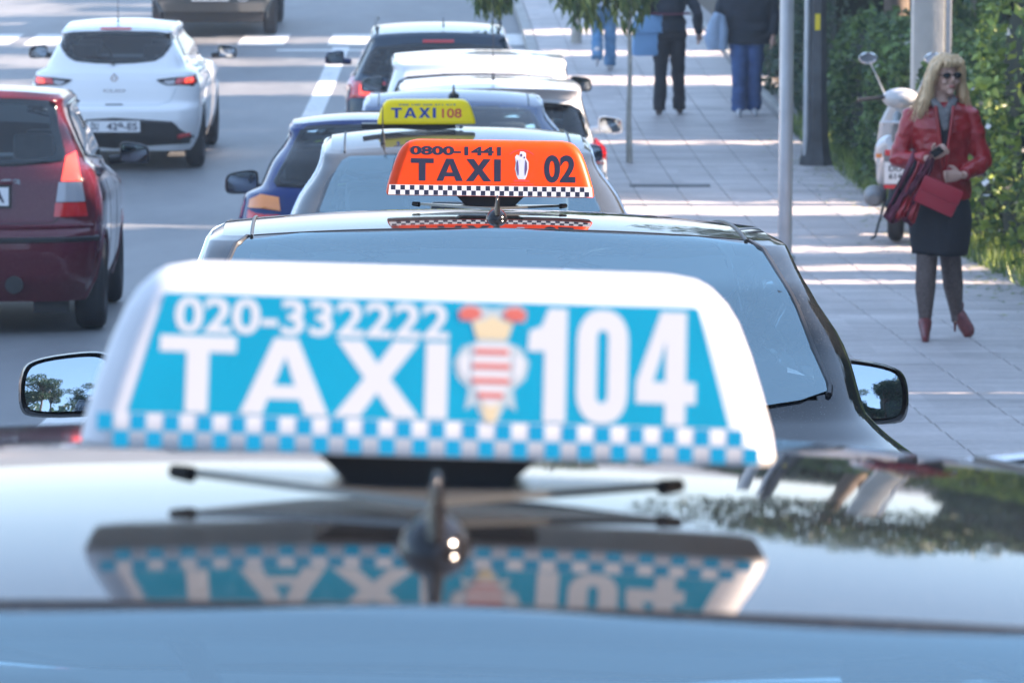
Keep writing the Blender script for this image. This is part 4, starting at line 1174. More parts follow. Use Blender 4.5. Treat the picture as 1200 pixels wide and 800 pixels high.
# markings
def mark(name,x0,x1,y0,y1,n=6,dx=0.0):
    ys=[y0+(y1-y0)*k/n for k in range(n+1)]
    return sheet(name,lambda y:x0+dx*(y-y0),lambda y:x1+dx*(y-y0),ys,.004,M['road_paint'],nx=2)
for a,b in ((-7.4,-6.95),(-6.75,-6.25),(-5.6,-5.1),(-3.80,-3.15),(-2.55,-1.95),(-1.4,-.8),(-.2,.25)):
    mark('crossing_bar',a,b,58.9,60.9)
mark('lane_line',-2.40,-2.17,44.0,58.6,n=20,dx=-.004)
mark('lane_line',-2.26,-2.05,16.0,40.0,n=30,dx=-.004)
mark('stop_line',-3.2,.35,57.95,58.2)
# kerb and pavement at the far end of the street, and opposite side
ofp=sheet('opposite_pavement',lambda y:-14,lambda y:-10.5,[y for y in YS if y<=93],KH,M['slab'],nx=3)

# ------------------------------------------------------------------ foliage helpers
def leaf_mesh(name, pts, size, seed=0, curl=.25, flat=0.0, elong=1.7, droop=0.0, normals=None):
    rr=random.Random(seed); V=[];F=[]
    for p in pts:
        if droop:
            d=Vector((rr.gauss(0,.35),rr.gauss(0,.35),-1)).normalized()
        else:
            d=Vector((rr.gauss(0,1),rr.gauss(0,1),rr.gauss(0,.7))).normalized()
        a=d.cross(Vector((rr.gauss(0,1),rr.gauss(0,1),rr.gauss(0,1)))).normalized(); n=d.cross(a)
        s=size*(.45+1.3*rr.random()**1.6); w_=s/elong
        b=len(V); p=Vector(p)
        V+= [p-d*s*.5, p+a*w_*.5+n*s*curl*.3, p+d*s*.5, p-a*w_*.5+n*s*curl*.3]
        F.append((b,b+1,b+2,b+3))
    me=bpy.data.meshes.new(name); me.from_pydata([tuple(v) for v in V],[],F); me.update()
    return me
def blob_pts(n, rx, ry, rz, seed, shell=.75, lump=.22, freq=1.6, flatbase=True):
    rr=random.Random(seed); out=[]; off=Vector((seed*3.1,seed*1.7,0))
    while len(out)<n:
        d=Vector((rr.gauss(0,1),rr.gauss(0,1),rr.gauss(0,1))).normalized()
        r=rr.uniform(shell,1.0)**.6
        k=1+lump*mnoise.noise(d*freq*1.5+off)*1.8+ .12*mnoise.noise(d*6+off)
        p=Vector((d.x*rx,d.y*ry,d.z*rz))*r*k
        if flatbase and p.z<-rz*.9: continue
        out.append(p)
    return out
def clump_box(n, sx, sy, sz, seed, lump=.18):
    """leaves over the faces of a loosely clipped hedge block (origin at its foot centre)"""
    rr=random.Random(seed); out=[]; off=Vector((seed*5.3,seed*2.1,seed))
    for _ in range(n):
        f=rr.random()
        u,v=rr.uniform(-1,1),rr.uniform(-1,1)
        if f<.42: p=Vector((-sx,u*sy,(v+1)*sz/2)); nn=Vector((-1,0,0))
        elif f<.52: p=Vector((sx,u*sy,(v+1)*sz/2)); nn=Vector((1,0,0))
        elif f<.80: p=Vector((u*sx,-sy,(v+1)*sz/2)); nn=Vector((0,-1,0))
        elif f<.84: p=Vector((u*sx,sy,(v+1)*sz/2)); nn=Vector((0,1,0))
        else: p=Vector((u*sx,v*sy,sz)); nn=Vector((0,0,1))
        q=p*1.0
        k=mnoise.noise(q*1.1+off)*lump*1.6+mnoise.noise(q*3.2+off)*lump*.7-rr.random()**2*.16
        # round the upper edge
        if p.z>sz*.75: 
            t=(p.z-sz*.75)/(sz*.25); p.x*=1-.25*t*t; p.y*=1-.12*t*t
        p=p+nn*k; p.z=max(.02,p.z); out.append(p)
    return out
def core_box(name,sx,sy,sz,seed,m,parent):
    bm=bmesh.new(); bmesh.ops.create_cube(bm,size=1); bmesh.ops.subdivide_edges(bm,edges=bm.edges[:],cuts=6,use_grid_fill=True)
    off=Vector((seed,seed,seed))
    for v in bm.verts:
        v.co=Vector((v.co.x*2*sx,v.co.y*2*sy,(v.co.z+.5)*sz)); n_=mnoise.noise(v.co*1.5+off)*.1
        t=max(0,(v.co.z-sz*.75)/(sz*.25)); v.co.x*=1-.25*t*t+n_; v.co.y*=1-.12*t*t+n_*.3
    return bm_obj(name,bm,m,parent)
def hedge_bush(name,x,y,sx,sy,sz,n,size,m,label,seed,cat='shrub',group=None,dz=KH-.03,yaw=R(1.2),pale_flecks=0):
    root=empty(name,(x,y,zg(y)+dz),(0,0,yaw),label,cat,group)
    me=leaf_mesh('foliage',clump_box(n,sx,sy,sz,seed),size,seed)
    f=fin('foliage',me,m,root,smooth=False)
    core_box('dark_core',sx*.84,sy*.86,sz*.90,seed,M['leaf_core'],root)  # solid near-black core in place of the shaded inside of the shrub
    if pale_flecks:
        bl=fin('pale_fleck',leaf_mesh('pale_fleck',clump_box(pale_flecks,sx*1.03,sy*1.02,sz*1.02,seed+9),size*.7,seed+2,elong=1.1),M['pale_fleck'],root,smooth=False); bl['kind']='stuff'
    return root
def tree(name,x,y,h,tr,crowns,m,label,seed,cat='tree',group=None,leaf=.12,nl=3000,dz=0.0,barkm='bark',droop=0.0,lean=(0,0),limbs=True):
    root=empty(name,(x,y,zg(y)+dz),(0,0,0),label,cat,group)
    rr=random.Random(seed)
    pts=[(lean[0]*t*t+ (rr.uniform(-.02,.02) if 0<t<1 else 0),lean[1]*t*t,h*t) for t in [k/6 for k in range(7)]]
    specs=[(pts,[tr*(1.25 if k==0 else 1-.5*k/6) for k in range(7)])]
    for (cx_,cy_,cz_,rx,ry,rz) in crowns:
        if limbs:
            for q in range(3):
                a=rr.uniform(0,6.28); e=(cx_+rx*.6*math.cos(a),cy_+ry*.6*math.sin(a),cz_+rz*rr.uniform(-.2,.5)); st=pts[4+q%3]
                mid=((e[0]+st[0])/2,(e[1]+st[1])/2,(e[2]+st[2])/2-.08*rz)
                specs.append(([st,mid,e],[tr*.4,tr*.28,tr*.1]))
    multi_tube('trunk',specs,M[barkm],root,n=10)
    P=[]
    for i,(cx_,cy_,cz_,rx,ry,rz) in enumerate(crowns):
        P+=[p+Vector((cx_,cy_,cz_)) for p in blob_pts(nl//len(crowns),rx,ry,rz,seed+i*7,shell=.35,flatbase=False)]
    fin('crown',leaf_mesh('crown',P,leaf,seed,droop=droop,elong=1.7 if not droop else 4.0),m,root,smooth=False)
    return root

# ------------------------------------------------------------------ hedges along the pavement
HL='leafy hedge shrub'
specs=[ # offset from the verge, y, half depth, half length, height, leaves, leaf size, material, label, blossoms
 (.78,18.2,.70,2.2,2.3,2500,.085,'leaf_bright','unseen hedge shrub added to shade the pavement, nearest the camera, right of the frame',0),  # first three shrubs stand unseen, added to keep sun off the pavement
 (.78,22.7,.70,2.2,2.3,2500,.085,'leaf_bright','second unseen hedge shrub added to shade the pavement, right of the frame',0),
 (.80,26.9,.70,1.9,2.3,3000,.085,'leaf_bright','unseen hedge shrub added to shade the pavement, beside the walking woman',0),
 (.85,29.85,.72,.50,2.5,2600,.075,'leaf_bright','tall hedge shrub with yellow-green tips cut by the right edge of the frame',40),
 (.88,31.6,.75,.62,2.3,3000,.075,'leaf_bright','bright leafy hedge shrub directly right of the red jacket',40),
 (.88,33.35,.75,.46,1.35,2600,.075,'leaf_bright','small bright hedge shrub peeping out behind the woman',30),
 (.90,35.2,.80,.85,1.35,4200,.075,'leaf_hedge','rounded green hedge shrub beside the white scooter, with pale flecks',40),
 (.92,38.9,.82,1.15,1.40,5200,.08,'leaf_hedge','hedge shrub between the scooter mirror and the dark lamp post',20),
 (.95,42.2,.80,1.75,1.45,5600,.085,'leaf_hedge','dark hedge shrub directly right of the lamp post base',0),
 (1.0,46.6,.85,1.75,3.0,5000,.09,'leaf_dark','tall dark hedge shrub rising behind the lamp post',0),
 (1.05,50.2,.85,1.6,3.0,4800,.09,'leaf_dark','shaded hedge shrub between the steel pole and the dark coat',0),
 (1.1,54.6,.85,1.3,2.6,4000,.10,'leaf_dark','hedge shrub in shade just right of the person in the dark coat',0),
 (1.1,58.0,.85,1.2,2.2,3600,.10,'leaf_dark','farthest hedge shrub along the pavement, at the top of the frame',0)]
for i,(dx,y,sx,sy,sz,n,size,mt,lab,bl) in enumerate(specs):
    hedge_bush('hedge_shrub',verge(y)+dx,y,sx,sy,sz,n,size,M[mt],lab,seed=11+i,group='hedge shrubs along the pavement',pale_flecks=bl)
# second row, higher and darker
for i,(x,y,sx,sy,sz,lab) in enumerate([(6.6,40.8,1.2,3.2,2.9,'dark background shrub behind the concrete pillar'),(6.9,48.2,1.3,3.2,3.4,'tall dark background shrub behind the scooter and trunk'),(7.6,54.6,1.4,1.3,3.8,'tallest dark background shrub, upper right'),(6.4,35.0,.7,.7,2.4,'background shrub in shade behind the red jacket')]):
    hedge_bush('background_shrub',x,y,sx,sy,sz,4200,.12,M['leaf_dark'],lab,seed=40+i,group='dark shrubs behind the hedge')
# grass at the foot of the hedge
rr=random.Random(5); V=[];F=[]
for k in range(9000):
    y=rr.uniform(26,47); x=verge(y)+rr.uniform(-.10,.35)*1.0
    hh=rr.uniform(.05,.22); a=rr.uniform(0,6.28); wd=.006; lx,ly=rr.gauss(0,.05),rr.gauss(0,.05); z=zg(y)+KH-.03; b=len(V)
    V+=[(x-wd*math.cos(a),y-wd*math.sin(a),z),(x+wd*math.cos(a),y+wd*math.sin(a),z),(x+lx,y+ly,z+hh)]; F.append((b,b+1,b+2))
gr=mesh_obj('grass',V,F,M['leaf_bright'],smooth=False); tag(gr,'strip of bright grass along the foot of the hedge','grass',kind='stuff')
edge=empty('verge_edging',(0,0,0)); edge['kind']='structure'
for k in range(15,85):
    y=k+.5; o=bpy.data.objects.new('edging_stone',kme); COL.objects.link(o); o.parent=edge; o.scale=(.6,1,.6)
    o.location=(verge(y)+.02,y,zg(y)+KH-.06); o.rotation_euler=(math.atan(zg(y+.5)-zg(y-.5)),0,R(1.17))
# fallen leaves
V=[];F=[]
for k in range(520):
    y=rr.uniform(22,45); x=verge(y)-abs(rr.gauss(0,.28))-.02; z=zg(y)+KH+.004; s_=rr.uniform(.012,.035); a=rr.uniform(0,6.28); b=len(V)
    V+=[(x+s_*math.cos(a),y+s_*math.sin(a),z),(x-s_*.5*math.sin(a),y+s_*.5*math.cos(a),z+.006),(x-s_*math.cos(a),y-s_*math.sin(a),z+.003),(x+s_*.5*math.sin(a),y-s_*.5*math.cos(a),z+.007)]; F.append((b,b+1,b+2,b+3))
fl=mesh_obj('fallen_leaves',V,F,M['leaf_young'],smooth=False); tag(fl,'dry leaf litter scattered along the right edge of the pavement','leaves',kind='stuff')

# ------------------------------------------------------------------ young street trees, pillar, trunks
tree('young_tree',1.16,42.0,2.6,.027,[(0.0,0,1.85,.36,.4,.52),(-.45,0.1,1.82,.36,.4,.46),(.05,.1,2.2,.5,.4,.4),(-1.35,.05,1.78,.28,.3,.36)],M['leaf_young'],'young street tree on a thin grey stem between two walkers, drooping leaves',3,leaf=.15,nl=2800,dz=KH,barkm='stem',droop=1)
tree('young_tree',.87,57.9,3.4,.06,[(-.1,0,2.3,.6,.6,.75),(.3,.1,2.6,.42,.5,.50)],M['leaf_young'],'young street tree farther up by the crossing, thin pale stem, overhanging the road',5,leaf=.18,nl=1000,dz=KH,barkm='stem',droop=1)
tree('young_tree',4.60,42.5,2.7,.05,[(0,0,1.85,.40,.5,.48),(-.32,0,1.95,.3,.4,.45),(.35,0,2.0,.3,.4,.42)],M['leaf_young'],'slim tree with bright yellow-green hanging leaves above the woman in red',8,leaf=.15,nl=1300,dz=KH,barkm='stem',droop=1)
t=empty('concrete_pillar',(3.62,37.2,zg(37.2)+KH-.03),label='pale concrete pillar standing in the hedge above the woman',cat='pillar')
box('shaft',(0,0,2.5),(.27,.27,5.0),M['concrete'],t,bev=.015); box('cable_duct',(.17,-.1,2.5),(.05,.05,5.0),M['galv'],t,bev=.01); box('footing',(0,0,.1),(.5,.5,.22),M['concrete'],t,bev=.02)
tree('broad_tree',4.02,44.7,6.5,.15,[(0,0,6.2,2.2,2.2,1.8),(.6,1,7.2,1.8,2,1.5)],M['leaf_dark'],'mature tree with thick brown trunk in the hedge left of the pillar',12,leaf=.2,nl=5000,dz=KH)

# ------------------------------------------------------------------ poles
p=empty('street_pole',(2.02,31.4,zg(31.4)+KH),label='tall galvanised steel pole in front of the dark lamp post',cat='pole')
tube('pole_tube',[(0,0,0),(0,0,3.6)],.052,M['galv'],p,n=24); tube('base_collar',[(0,0,0),(0,0,.03),(0,0,.05)],[.075,.075,.055],M['galv'],p,n=20)
tube('pole_cap',[(0,0,3.6),(0,0,3.63)],[.056,.03],M['galv'],p,n=20)
lp=empty('lamp_post',(2.98,41.75,zg(41.75)+KH),label='old dark lamp post with flared base and a yellow sticker',cat='lamp post')
V,F=[],[]
bm=bmesh.new(); n=8
rings=[]
for z,r in ((0,.175),(.06,.17),(.10,.15),(.30,.125),(.55,.112),(.62,.118),(.66,.106),(2.0,.092),(3.4,.07),(4.6,.055)):
    rings.append([bm.verts.new((r*math.cos(2*math.pi*(k+.5)/n),r*math.sin(2*math.pi*(k+.5)/n),z)) for k in range(n)])
for a,b in zip(rings,rings[1:]):
    for k in range(n): bm.faces.new((a[k],a[(k+1)%n],b[(k+1)%n],b[k]))
bm.faces.new(rings[-1]); bm_obj('post_shaft',bm,M['iron'],lp,angle=30)
tube('grey_side_tube',[(-.105,-.06,0),(-.10,-.06,1.2),(-.09,-.05,4.5)],.028,M['galv'],lp,n=8)  # grey tube along the left side of the post
box('yellow_sticker',(-.0,-.098,1.40),(.05,.006,.16),M['yellow_tape'],lp)
tube('lamp_arm',[(0,0,4.5),(0,0,4.75),(-.3,0,4.95),(-.8,0,5.0)],.03,M['iron'],lp)
box('lamp_head',(-.95,0,4.98),(.42,.2,.10),M['iron'],lp,bev=.03)
tp=tube('thin_pole',[(0,0,0),(0,0,3.5)],.025,M['iron'],None,n=10); tp.location=(3.12,49.4,zg(49.4)+KH); tag(tp,'very thin dark pole just left of the steel sign pole, farther back','pole')

# ------------------------------------------------------------------ trees to the right of the street (outside the frame) that shade the road
SUN_GAPS=[(1.6,3.6),(8.3,9.6),(17.7,18.9),(20.7,21.0),(28.9,29.4),(30.2,31.0),(32.1,32.95),(33.8,34.35),(36.1,38.0),(44.1,44.95),(51.8,53.7),(55.8,57.0),(59.1,60.4)]  # openings in the unseen row, placed so sun bands cross the road
segs=[];y=-46.0
for a,b in SUN_GAPS+[(75,76)]:
    if a-y>.3: segs.append((y,a))
    y=b
cl_n=0
XR=9.5
k_i=0
for a,b in segs:
    ln=b-a; n=max(1,round(ln/2.6)); st=ln/n
    for q in range(n):
        yc=a+st*(q+.5); h_=8.6+rnd.uniform(-.5,.9)
        yc_shift=yc-(XR+.5)*math.tan(SUN_AZ-math.pi/2)*-1*0
        root=empty('shade_cypress',(XR,yc,zg(yc)),(0,0,0),'unseen tall cypress right of the street, spaced to let sun bands through','tree','unseen cypress row shading the street')
        sx,sy=.7,st/2-.02
        bm=bmesh.new(); bmesh.ops.create_cube(bm,size=1); bmesh.ops.subdivide_edges(bm,edges=bm.edges[:],cuts=7,use_grid_fill=True)
        for v in bm.verts:
            z=(v.co.z+.5); tp_=1-.5*max(0,z-.75)/.25 if z>.75 else 1
            n_=mnoise.noise(Vector((v.co.x*2,v.co.y*2+k_i*3,z*6)))*.06
            v.co=Vector((v.co.x*2*sx*(tp_+n_*2),v.co.y*2*(sy+n_*.6)*(1 if z<.75 else tp_),.25+z*(h_-.25)))
        bm_obj('crown',bm,M['leaf_core'],root)  # solid dark block inside the leaves stops the sun
        P=[]
        for _ in range(900):
            z=rnd.uniform(.3,h_); u=rnd.uniform(-1,1); P.append(Vector((-sx*1.03+rnd.gauss(0,.05),u*sy,z)) if rnd.random()<.6 else Vector((rnd.uniform(-sx,sx),rnd.choice((-1,1))*(sy+abs(rnd.gauss(0,.15))),z)))
        fin('foliage',leaf_mesh('foliage',P,.22,k_i),M['leaf_dark'],root,smooth=False)
        tube('trunk',[(0,0,0),(0,0,.6)],.12,M['bark'],root)
        k_i+=1
# trees behind the camera, seen only in the door mirrors
for i,(x,y,h_,r_) in enumerate([(-6,-26,5.0,2.2),(-9.5,-30,6.0,2.6),(-3.2,-34,5.5,2.4),(-13,-34,7,3),(3.5,-17,2.6,1.6),(-3.9,-22,5.2,2.4),(6.0,-22,6.0,2.4),(2,-40,6.5,3),(9,-34,7,3)]):
    tree('pine_tree',x,y,h_,.2,[(rnd.uniform(-1,1)*r_*.75,rnd.uniform(-1,1)*r_*.5,h_+rnd.uniform(-.55,.45)*r_,r_*rnd.uniform(.35,.75),r_*.5,r_*rnd.uniform(.18,.36)) for _q in range(8)],M['leaf_dark'],'pine tree behind the taxi rank, reflected in a door mirror',60+i,leaf=.2,nl=5200,group='pines behind the rank')

# an added wood behind the camera, there to darken the mirror reflections
rr=random.Random(77); P=[]
for k in range(5000):
    x=rr.uniform(-60,60); y=-75+rr.uniform(-6,6); top=7+3*mnoise.noise(Vector((x*.09,0,0)))+2*mnoise.noise(Vector((x*.35,3,0)))
    P.append(Vector((x,y,zg(-60)+rr.uniform(0,top))))
wd_=fin('backdrop_wood',leaf_mesh('backdrop_wood',P,1.5,4),M['leaf_dark'],None,smooth=False); tag(wd_,'unseen dark wood added behind the rank to darken mirror reflections','wood',kind='stuff')
# thin air
hz=bpy.data.materials.new('air'); hz.use_nodes=True; hn=hz.node_tree
for n_ in list(hn.nodes):
    if n_.type!='OUTPUT_MATERIAL': hn.nodes.remove(n_)
pv=hn.nodes.new('ShaderNodeVolumePrincipled'); pv.inputs['Color'].default_value=(.80,.90,1,1); pv.inputs['Density'].default_value=HAZE; pv.inputs['Anisotropy'].default_value=.3
hn.links.new(pv.outputs[0],hn.nodes['Material Output'].inputs['Volume'])
if HAZE>0:
    bm=bmesh.new(); add_box(bm,(0,15,6.0),(150,260,20)); hb=bm_obj('haze',bm,hz,None,smooth=False); hb['kind']='stuff'; hb.display_type='WIRE'

# ------------------------------------------------------------------ people
M['skin']=mat('skin',(.55,.33,.25),.5,var=.06,vscale=20)
M['hair_blond']=mat('blond_hair',(.56,.37,.20),.45,var=.5,vscale=1,bump=0)
nt_=M['hair_blond'].node_tree
for n_ in nt_.nodes:
    if n_.type=='TEX_NOISE':
        tc_=[q for q in nt_.nodes if q.type=='TEX_COORD'][0]
        mp_=nt_.nodes.new('ShaderNodeMapping'); mp_.inputs['Scale'].default_value=(90,90,6)
        nt_.links.new(tc_.outputs['Object'],mp_.inputs[0]); nt_.links.new(mp_.outputs[0],n_.inputs['Vector'])
M['hair_dark']=mat('dark_hair',(.03,.02,.015),.5)
M['lips']=mat('lips',(.42,.10,.09),.4)
M['red_leather']=mat('red_leather',(.33,.012,.018),.32,var=.30,vscale=9,bump=.5,bscale=22,spec=.6)
M['red_bag']=mat('red_bag_leather',(.36,.014,.03),.38,bump=.15,bscale=120)
M['grey_scarf']=mat('grey_knit',(.16,.15,.15),.9,var=.4,vscale=60,bump=.6,bscale=120)
M['black_cloth']=mat('black_cloth',(.016,.017,.022),.85,var=.2,bump=.3,bscale=60)
M['stocking']=mat('patterned_stocking',(.115,.082,.072),.5,var=.5,vscale=80)
M['shoe_red']=mat('oxblood_shoe',(.16,.03,.03),.3,var=.4,vscale=40)
M['denim']=mat('denim',(.055,.11,.26),.85,var=.3,vscale=7,bump=.3,bscale=60)
M['denim_light']=mat('pale_denim',(.10,.24,.42),.85,var=.3,vscale=7,bump=.3,bscale=60)
M['coat_dark']=mat('dark_coat',(.018,.026,.04),.85,var=.35,vscale=5,bump=.4,bscale=25)
M['dark_red_cloth']=mat('dark_red_cloth',(.12,.02,.04),.8,var=.5,vscale=25)
M['bag_blue']=mat('blue_bag',(.20,.38,.62),.55,var=.12,vscale=6)
M['shoe_white']=mat('white_shoe',(.6,.6,.62),.6)
M['shoe_brown']=mat('brown_shoe',(.10,.07,.06),.5)
M['jacket_blue']=mat('pale_blue_jacket',(.35,.45,.6),.8,var=.15)

def merged(name, parts, m, parent, voxel=.012, smooth=2, angle=180):
    """lofts merged into one continuous skin"""
    V=[];F=[]
    for v,f in parts:
        b=len(V); V+=list(v); F+=[tuple(b+k for k in q) for q in f]
    me=bpy.data.meshes.new(name); me.from_pydata([tuple(v) for v in V],[],F); me.update()
    o=bpy.data.objects.new('tmp',me)
    r=o.modifiers.new('r','REMESH'); r.mode='VOXEL'; r.voxel_size=voxel
    if smooth:
        sm_=o.modifiers.new('s','SMOOTH'); sm_.iterations=smooth; sm_.factor=.5
    m2=baked(o)
    bpy.data.objects.remove(o); bpy.data.meshes.remove(me)
    m2.materials.clear(); m2.name=name
    return fin(name,m2,m,parent,angle=angle)
def wrinkle(o, fn):
    me=o.data; n=len(me.vertices); co=[0.0]*(n*3); me.vertices.foreach_get('co',co); nr=[0.0]*(n*3); me.vertex_normals.foreach_get('vector',nr)
    for i in range(n):
        a=3*i; f=fn(co[a],co[a+1],co[a+2]); co[a]+=nr[a]*f; co[a+1]+=nr[a+1]*f; co[a+2]+=nr[a+2]*f
    me.vertices.foreach_set('co',co); me.update()
def lim(pts,rad,n=14): return tube_geo(pts,rad,n)
def oval(c,r,rot=None,nu=18,nv=12): return ellipsoid_geo(c,r,nu,nv,rot)
def fingers(palm_c, axis, side, normal, s=1.0, curl=.5, thumb=1):
    """palm plus five fingers; axis = wrist->knuckles, side = towards the little finger"""
    axis=Vector(axis).normalized(); side=Vector(side); side=(side-axis*side.dot(axis)).normalized(); nrm=Vector(normal); nrm=(nrm-axis*nrm.dot(axis)-side*nrm.dot(side)).normalized()
    c=Vector(palm_c); P=[]
    P.append(lim([c-axis*.045*s,c-axis*.01*s,c+axis*.04*s],[(.022*s,.016*s),(.037*s,.015*s),(.038*s,.012*s)],10))
    rm=None
    for k,(off,ln) in enumerate([(-.028,.068),(-.010,.076),(.010,.070),(.028,.054)]):
        b=c+axis*.035*s+side*off*s
        a1=curl*.7; d1=axis*math.cos(a1)-nrm*math.sin(a1); a2=curl*1.7; d2=axis*math.cos(a2)-nrm*math.sin(a2)
        P.append(lim([b,b+d1*ln*.5*s,b+d1*ln*.5*s+d2*ln*.5*s],[.0095*s,.0088*s,.007*s],8))
    b=c-axis*.02*s-side*.028*s; d=( -side*.7+axis*.7-nrm*.25*curl).normalized(); d2=(-side*.25+axis*.9-nrm*.4*curl).normalized()
    P.append(lim([b,b+d*.035*s,b+d*.035*s+d2*.03*s],[.013*s,.0105*s,.008*s],8))
    return P
def rotm(yaw,pitch=0): return Matrix.Rotation(yaw,3,'Z')@Matrix.Rotation(pitch,3,'X')
def head_parts(c,rot,neck):
    """facing -y before rotation"""
    c=Vector(c)
    def T(p): return c+rot@Vector(p)
    P=[oval(c+rot@Vector((0,.012,.018)),(.074,.092,.100),rot),
       oval(c+rot@Vector((0,-.020,-.045)),(.056,.066,.062),rot),
       oval(T((0,-.070,-.088)),(.022,.020,.020),rot)]
    P.append(lim([T((0,-.088,.025)),T((0,-.104,-.012)),T((0,-.092,-.026))],[.007,.012,.013],8))   # nose
    for s_ in (1,-1):
        P.append(oval(T((s_*.076,.01,-.005)),(.009,.020,.030),rot)); P.append(oval(T((s_*.040,-.070,-.025)),(.020,.018,.018),rot))
    P.append(oval(T((0,-.080,-.058)),(.024,.012,.009),rot))
    P.append(lim([T((0,.02,-.05)),Vector(neck)],[.052,.058],14))
    return P
def shoe(name,heel,toe,m,parent,w_=.045,hgt=.07,high=0.0):
    heel=Vector(heel); toe=Vector(toe); d=(toe-heel); L_=d.length; 
    pts=[heel+Vector((0,0,.045+high)),heel+d*.25+Vector((0,0,.045+high*.9)),heel+d*.55+Vector((0,0,.036+high*.35)),heel+d*.82+Vector((0,0,.028)),heel+d*1.0+Vector((0,0,.022))]
    P=[lim(pts,[(.032,.038),(w_*.85,.042),(w_,.030),(w_,.024),(w_*.55,.016)],12)]
    P.append(lim([heel+d*.10+Vector((0,0,.05+high)),heel+d*.12+Vector((0,0,.11+high))],[.038,.040],12))
    if high: P.append(lim([heel+Vector((0,0,.05+high)),heel+Vector((0,0,0))],[.018,.006],8))
    return merged(name,P,m,parent,voxel=.006,smooth=1)

# woman in the red jacket
WX,WY=2.435,24.15
wo=empty('person',(WX,WY,zg(WY)+KH),(0,0,R(-2)),'blond woman in red leather jacket, black skirt and sunglasses walking toward the camera','person'); wo.scale=(.97,.97,.963)
hr=rotm(R(22),R(2))
hc=(.020,-.02,1.555)
P=head_parts(hc,hr,(.0,.01,1.38))
P.append(lim([(0,.01,1.42),(0,.01,1.36),(0,.01,1.25),(0,0,1.08),(0,0,.92),(0,0,.80)],[(.07,.06),(.135,.08),(.150,.100),(.125,.09),(.165,.11),(.15,.10)],18))
legs=[[(-.080,0,.86),(-.080,-.09,.50),(-.088,-.10,.30),(-.088,-.12,.11),(-.088,-.15,.06)],[(.080,0,.86),(.062,.03,.50),(.088,.09,.30),(.112,.15,.13),(.120,.14,.08)]]
for l in legs: P.append(lim(l,[.085,.060,.056,.032,.034],14))
sh=[(-.172,.01,1.318),(.168,.01,1.318)]
el=[(-.255,.0,1.055),(.250,.02,1.04)]; wr=[(-.085,-.225,1.085),(.115,-.20,.985)]
for k in (0,1): P.append(lim([sh[k],el[k],wr[k]],[.040,.036,.024],12))
P+=fingers((-.03,-.262,1.125),(.55,-.35,.45),(.3,.2,-.7),(-.3,.6,.5),s=1.0,curl=.9)
P+=fingers((.062,-.225,.985),(-.8,-.25,-.05),(0,-.1,-1),(.1,1,.1),s=1.0,curl=.8)
merged('body',P,M['skin'],wo,voxel=.0065,smooth=1)
# stockings and shoes
P=[lim(l,[.090,.064,.060,.0355,.037],16) for l in legs]; merged('stockings',P,M['stocking'],wo,voxel=.010)
shoe('shoe',(-.088,-.085,0),(-.094,-.285,0),M['shoe_red'],wo,high=.07); shoe('shoe',(.108,.185,.012),(.200,.050,.0),M['shoe_red'],wo,high=.075)
# skirt
V,F=[],[]
n=40;rows=12
for j in range(rows+1):
    t=j/rows; z=.93-.42*t; rx=.150+.045*math.sin(math.pi*min(1,t*1.15)*.55)-.040*max(0,t-.5)*1.6; ry=.135+.040*math.sin(math.pi*t*.6)
    for k in range(n):
        a=2*math.pi*k/n; wv=.005*math.sin(a*5+t*3)*t
        V.append((( rx+wv)*math.cos(a)-.004,(ry+wv)*math.sin(a)-.03*t,z+.006*math.sin(a*2)))
for j in range(rows):
    for k in range(n): F.append((j*n+k,(j+1)*n+k,(j+1)*n+(k+1)%n,j*n+(k+1)%n))
sk_=mesh_obj('skirt',V,F,M['black_cloth'],wo,angle=80)
so_=sk_.modifiers.new('thick','SOLIDIFY'); so_.thickness=.004
# jacket: torso open at the front, sleeves, stand collar
P=[lim([(0,.012,1.405),(0,.012,1.36),(0,.008,1.25),(0,0,1.10),(0,0,.98),(0,0,.90),(0,0,.83)],[(.085,.07),(.172,.10),(.185,.128),(.158,.116),(.165,.120),(.182,.135),(.186,.138)],28)]
for k in (0,1):
    e=Vector(el[k]); s0=Vector(sh[k]); w0=Vector(wr[k])
    P.append(lim([Vector((s0.x*.45,s0.y,s0.z+.030)),Vector((s0.x*.80,s0.y,s0.z+.018)),s0,s0.lerp(e,.25),s0.lerp(e,.55),s0.lerp(e,.8),e,e.lerp(w0,.25),e.lerp(w0,.6),e.lerp(w0,.93)],[.045,.055,.058,.060,.055,.058,.055,.055,.046,.041],16))
jk=merged('jacket',P,M['red_leather'],wo,voxel=.009,smooth=2)
wrinkle(jk,lambda x,y,z: mnoise.noise(Vector((x*9,y*9,z*16)))*.010+mnoise.noise(Vector((x*22,y*22,z*34)))*.006)
# front placket, zip and dark top showing between
V=[];F=[]
for j in range(15):
    t=j/14; z=1.375-.40*t; y=-(.098+.036*math.sin(math.pi*min(1,t*1.1+.1)))-.004
    hw=.040*(1-t)**1.3+.004
    V+=[(-hw+.01,y+.004,z),(0+.01,y-.004,z),(hw+.01,y+.004,z)]
for j in range(14):
    for q in (0,1): a=j*3+q; F.append((a,a+1,a+4,a+3))
mesh_obj('dark_top',V,F,M['black_cloth'],wo)
for s_ in (1,-1):
    pts=[];
    for j in range(9):
        t=j/8; z=1.385-.53*t; hw=.046*(1-min(1,t*1.3))**1.2+.006; y=-(.100+.036*math.sin(math.pi*min(1,t*.95+.1)))-.012
        pts.append((s_*hw+.01,y,z))
    tube('placket',pts,[.010]*9,M['red_leather'],wo,n=8)
V=[];F=[];n=22
for j in range(4):
    for k in range(n+1):
        a=R(-60+300*k/n); rr_=.078+.008*j/3
        V.append((rr_*1.12*math.cos(a),.012+rr_*math.sin(a),1.375+.020*j+(.006*math.sin(a))))
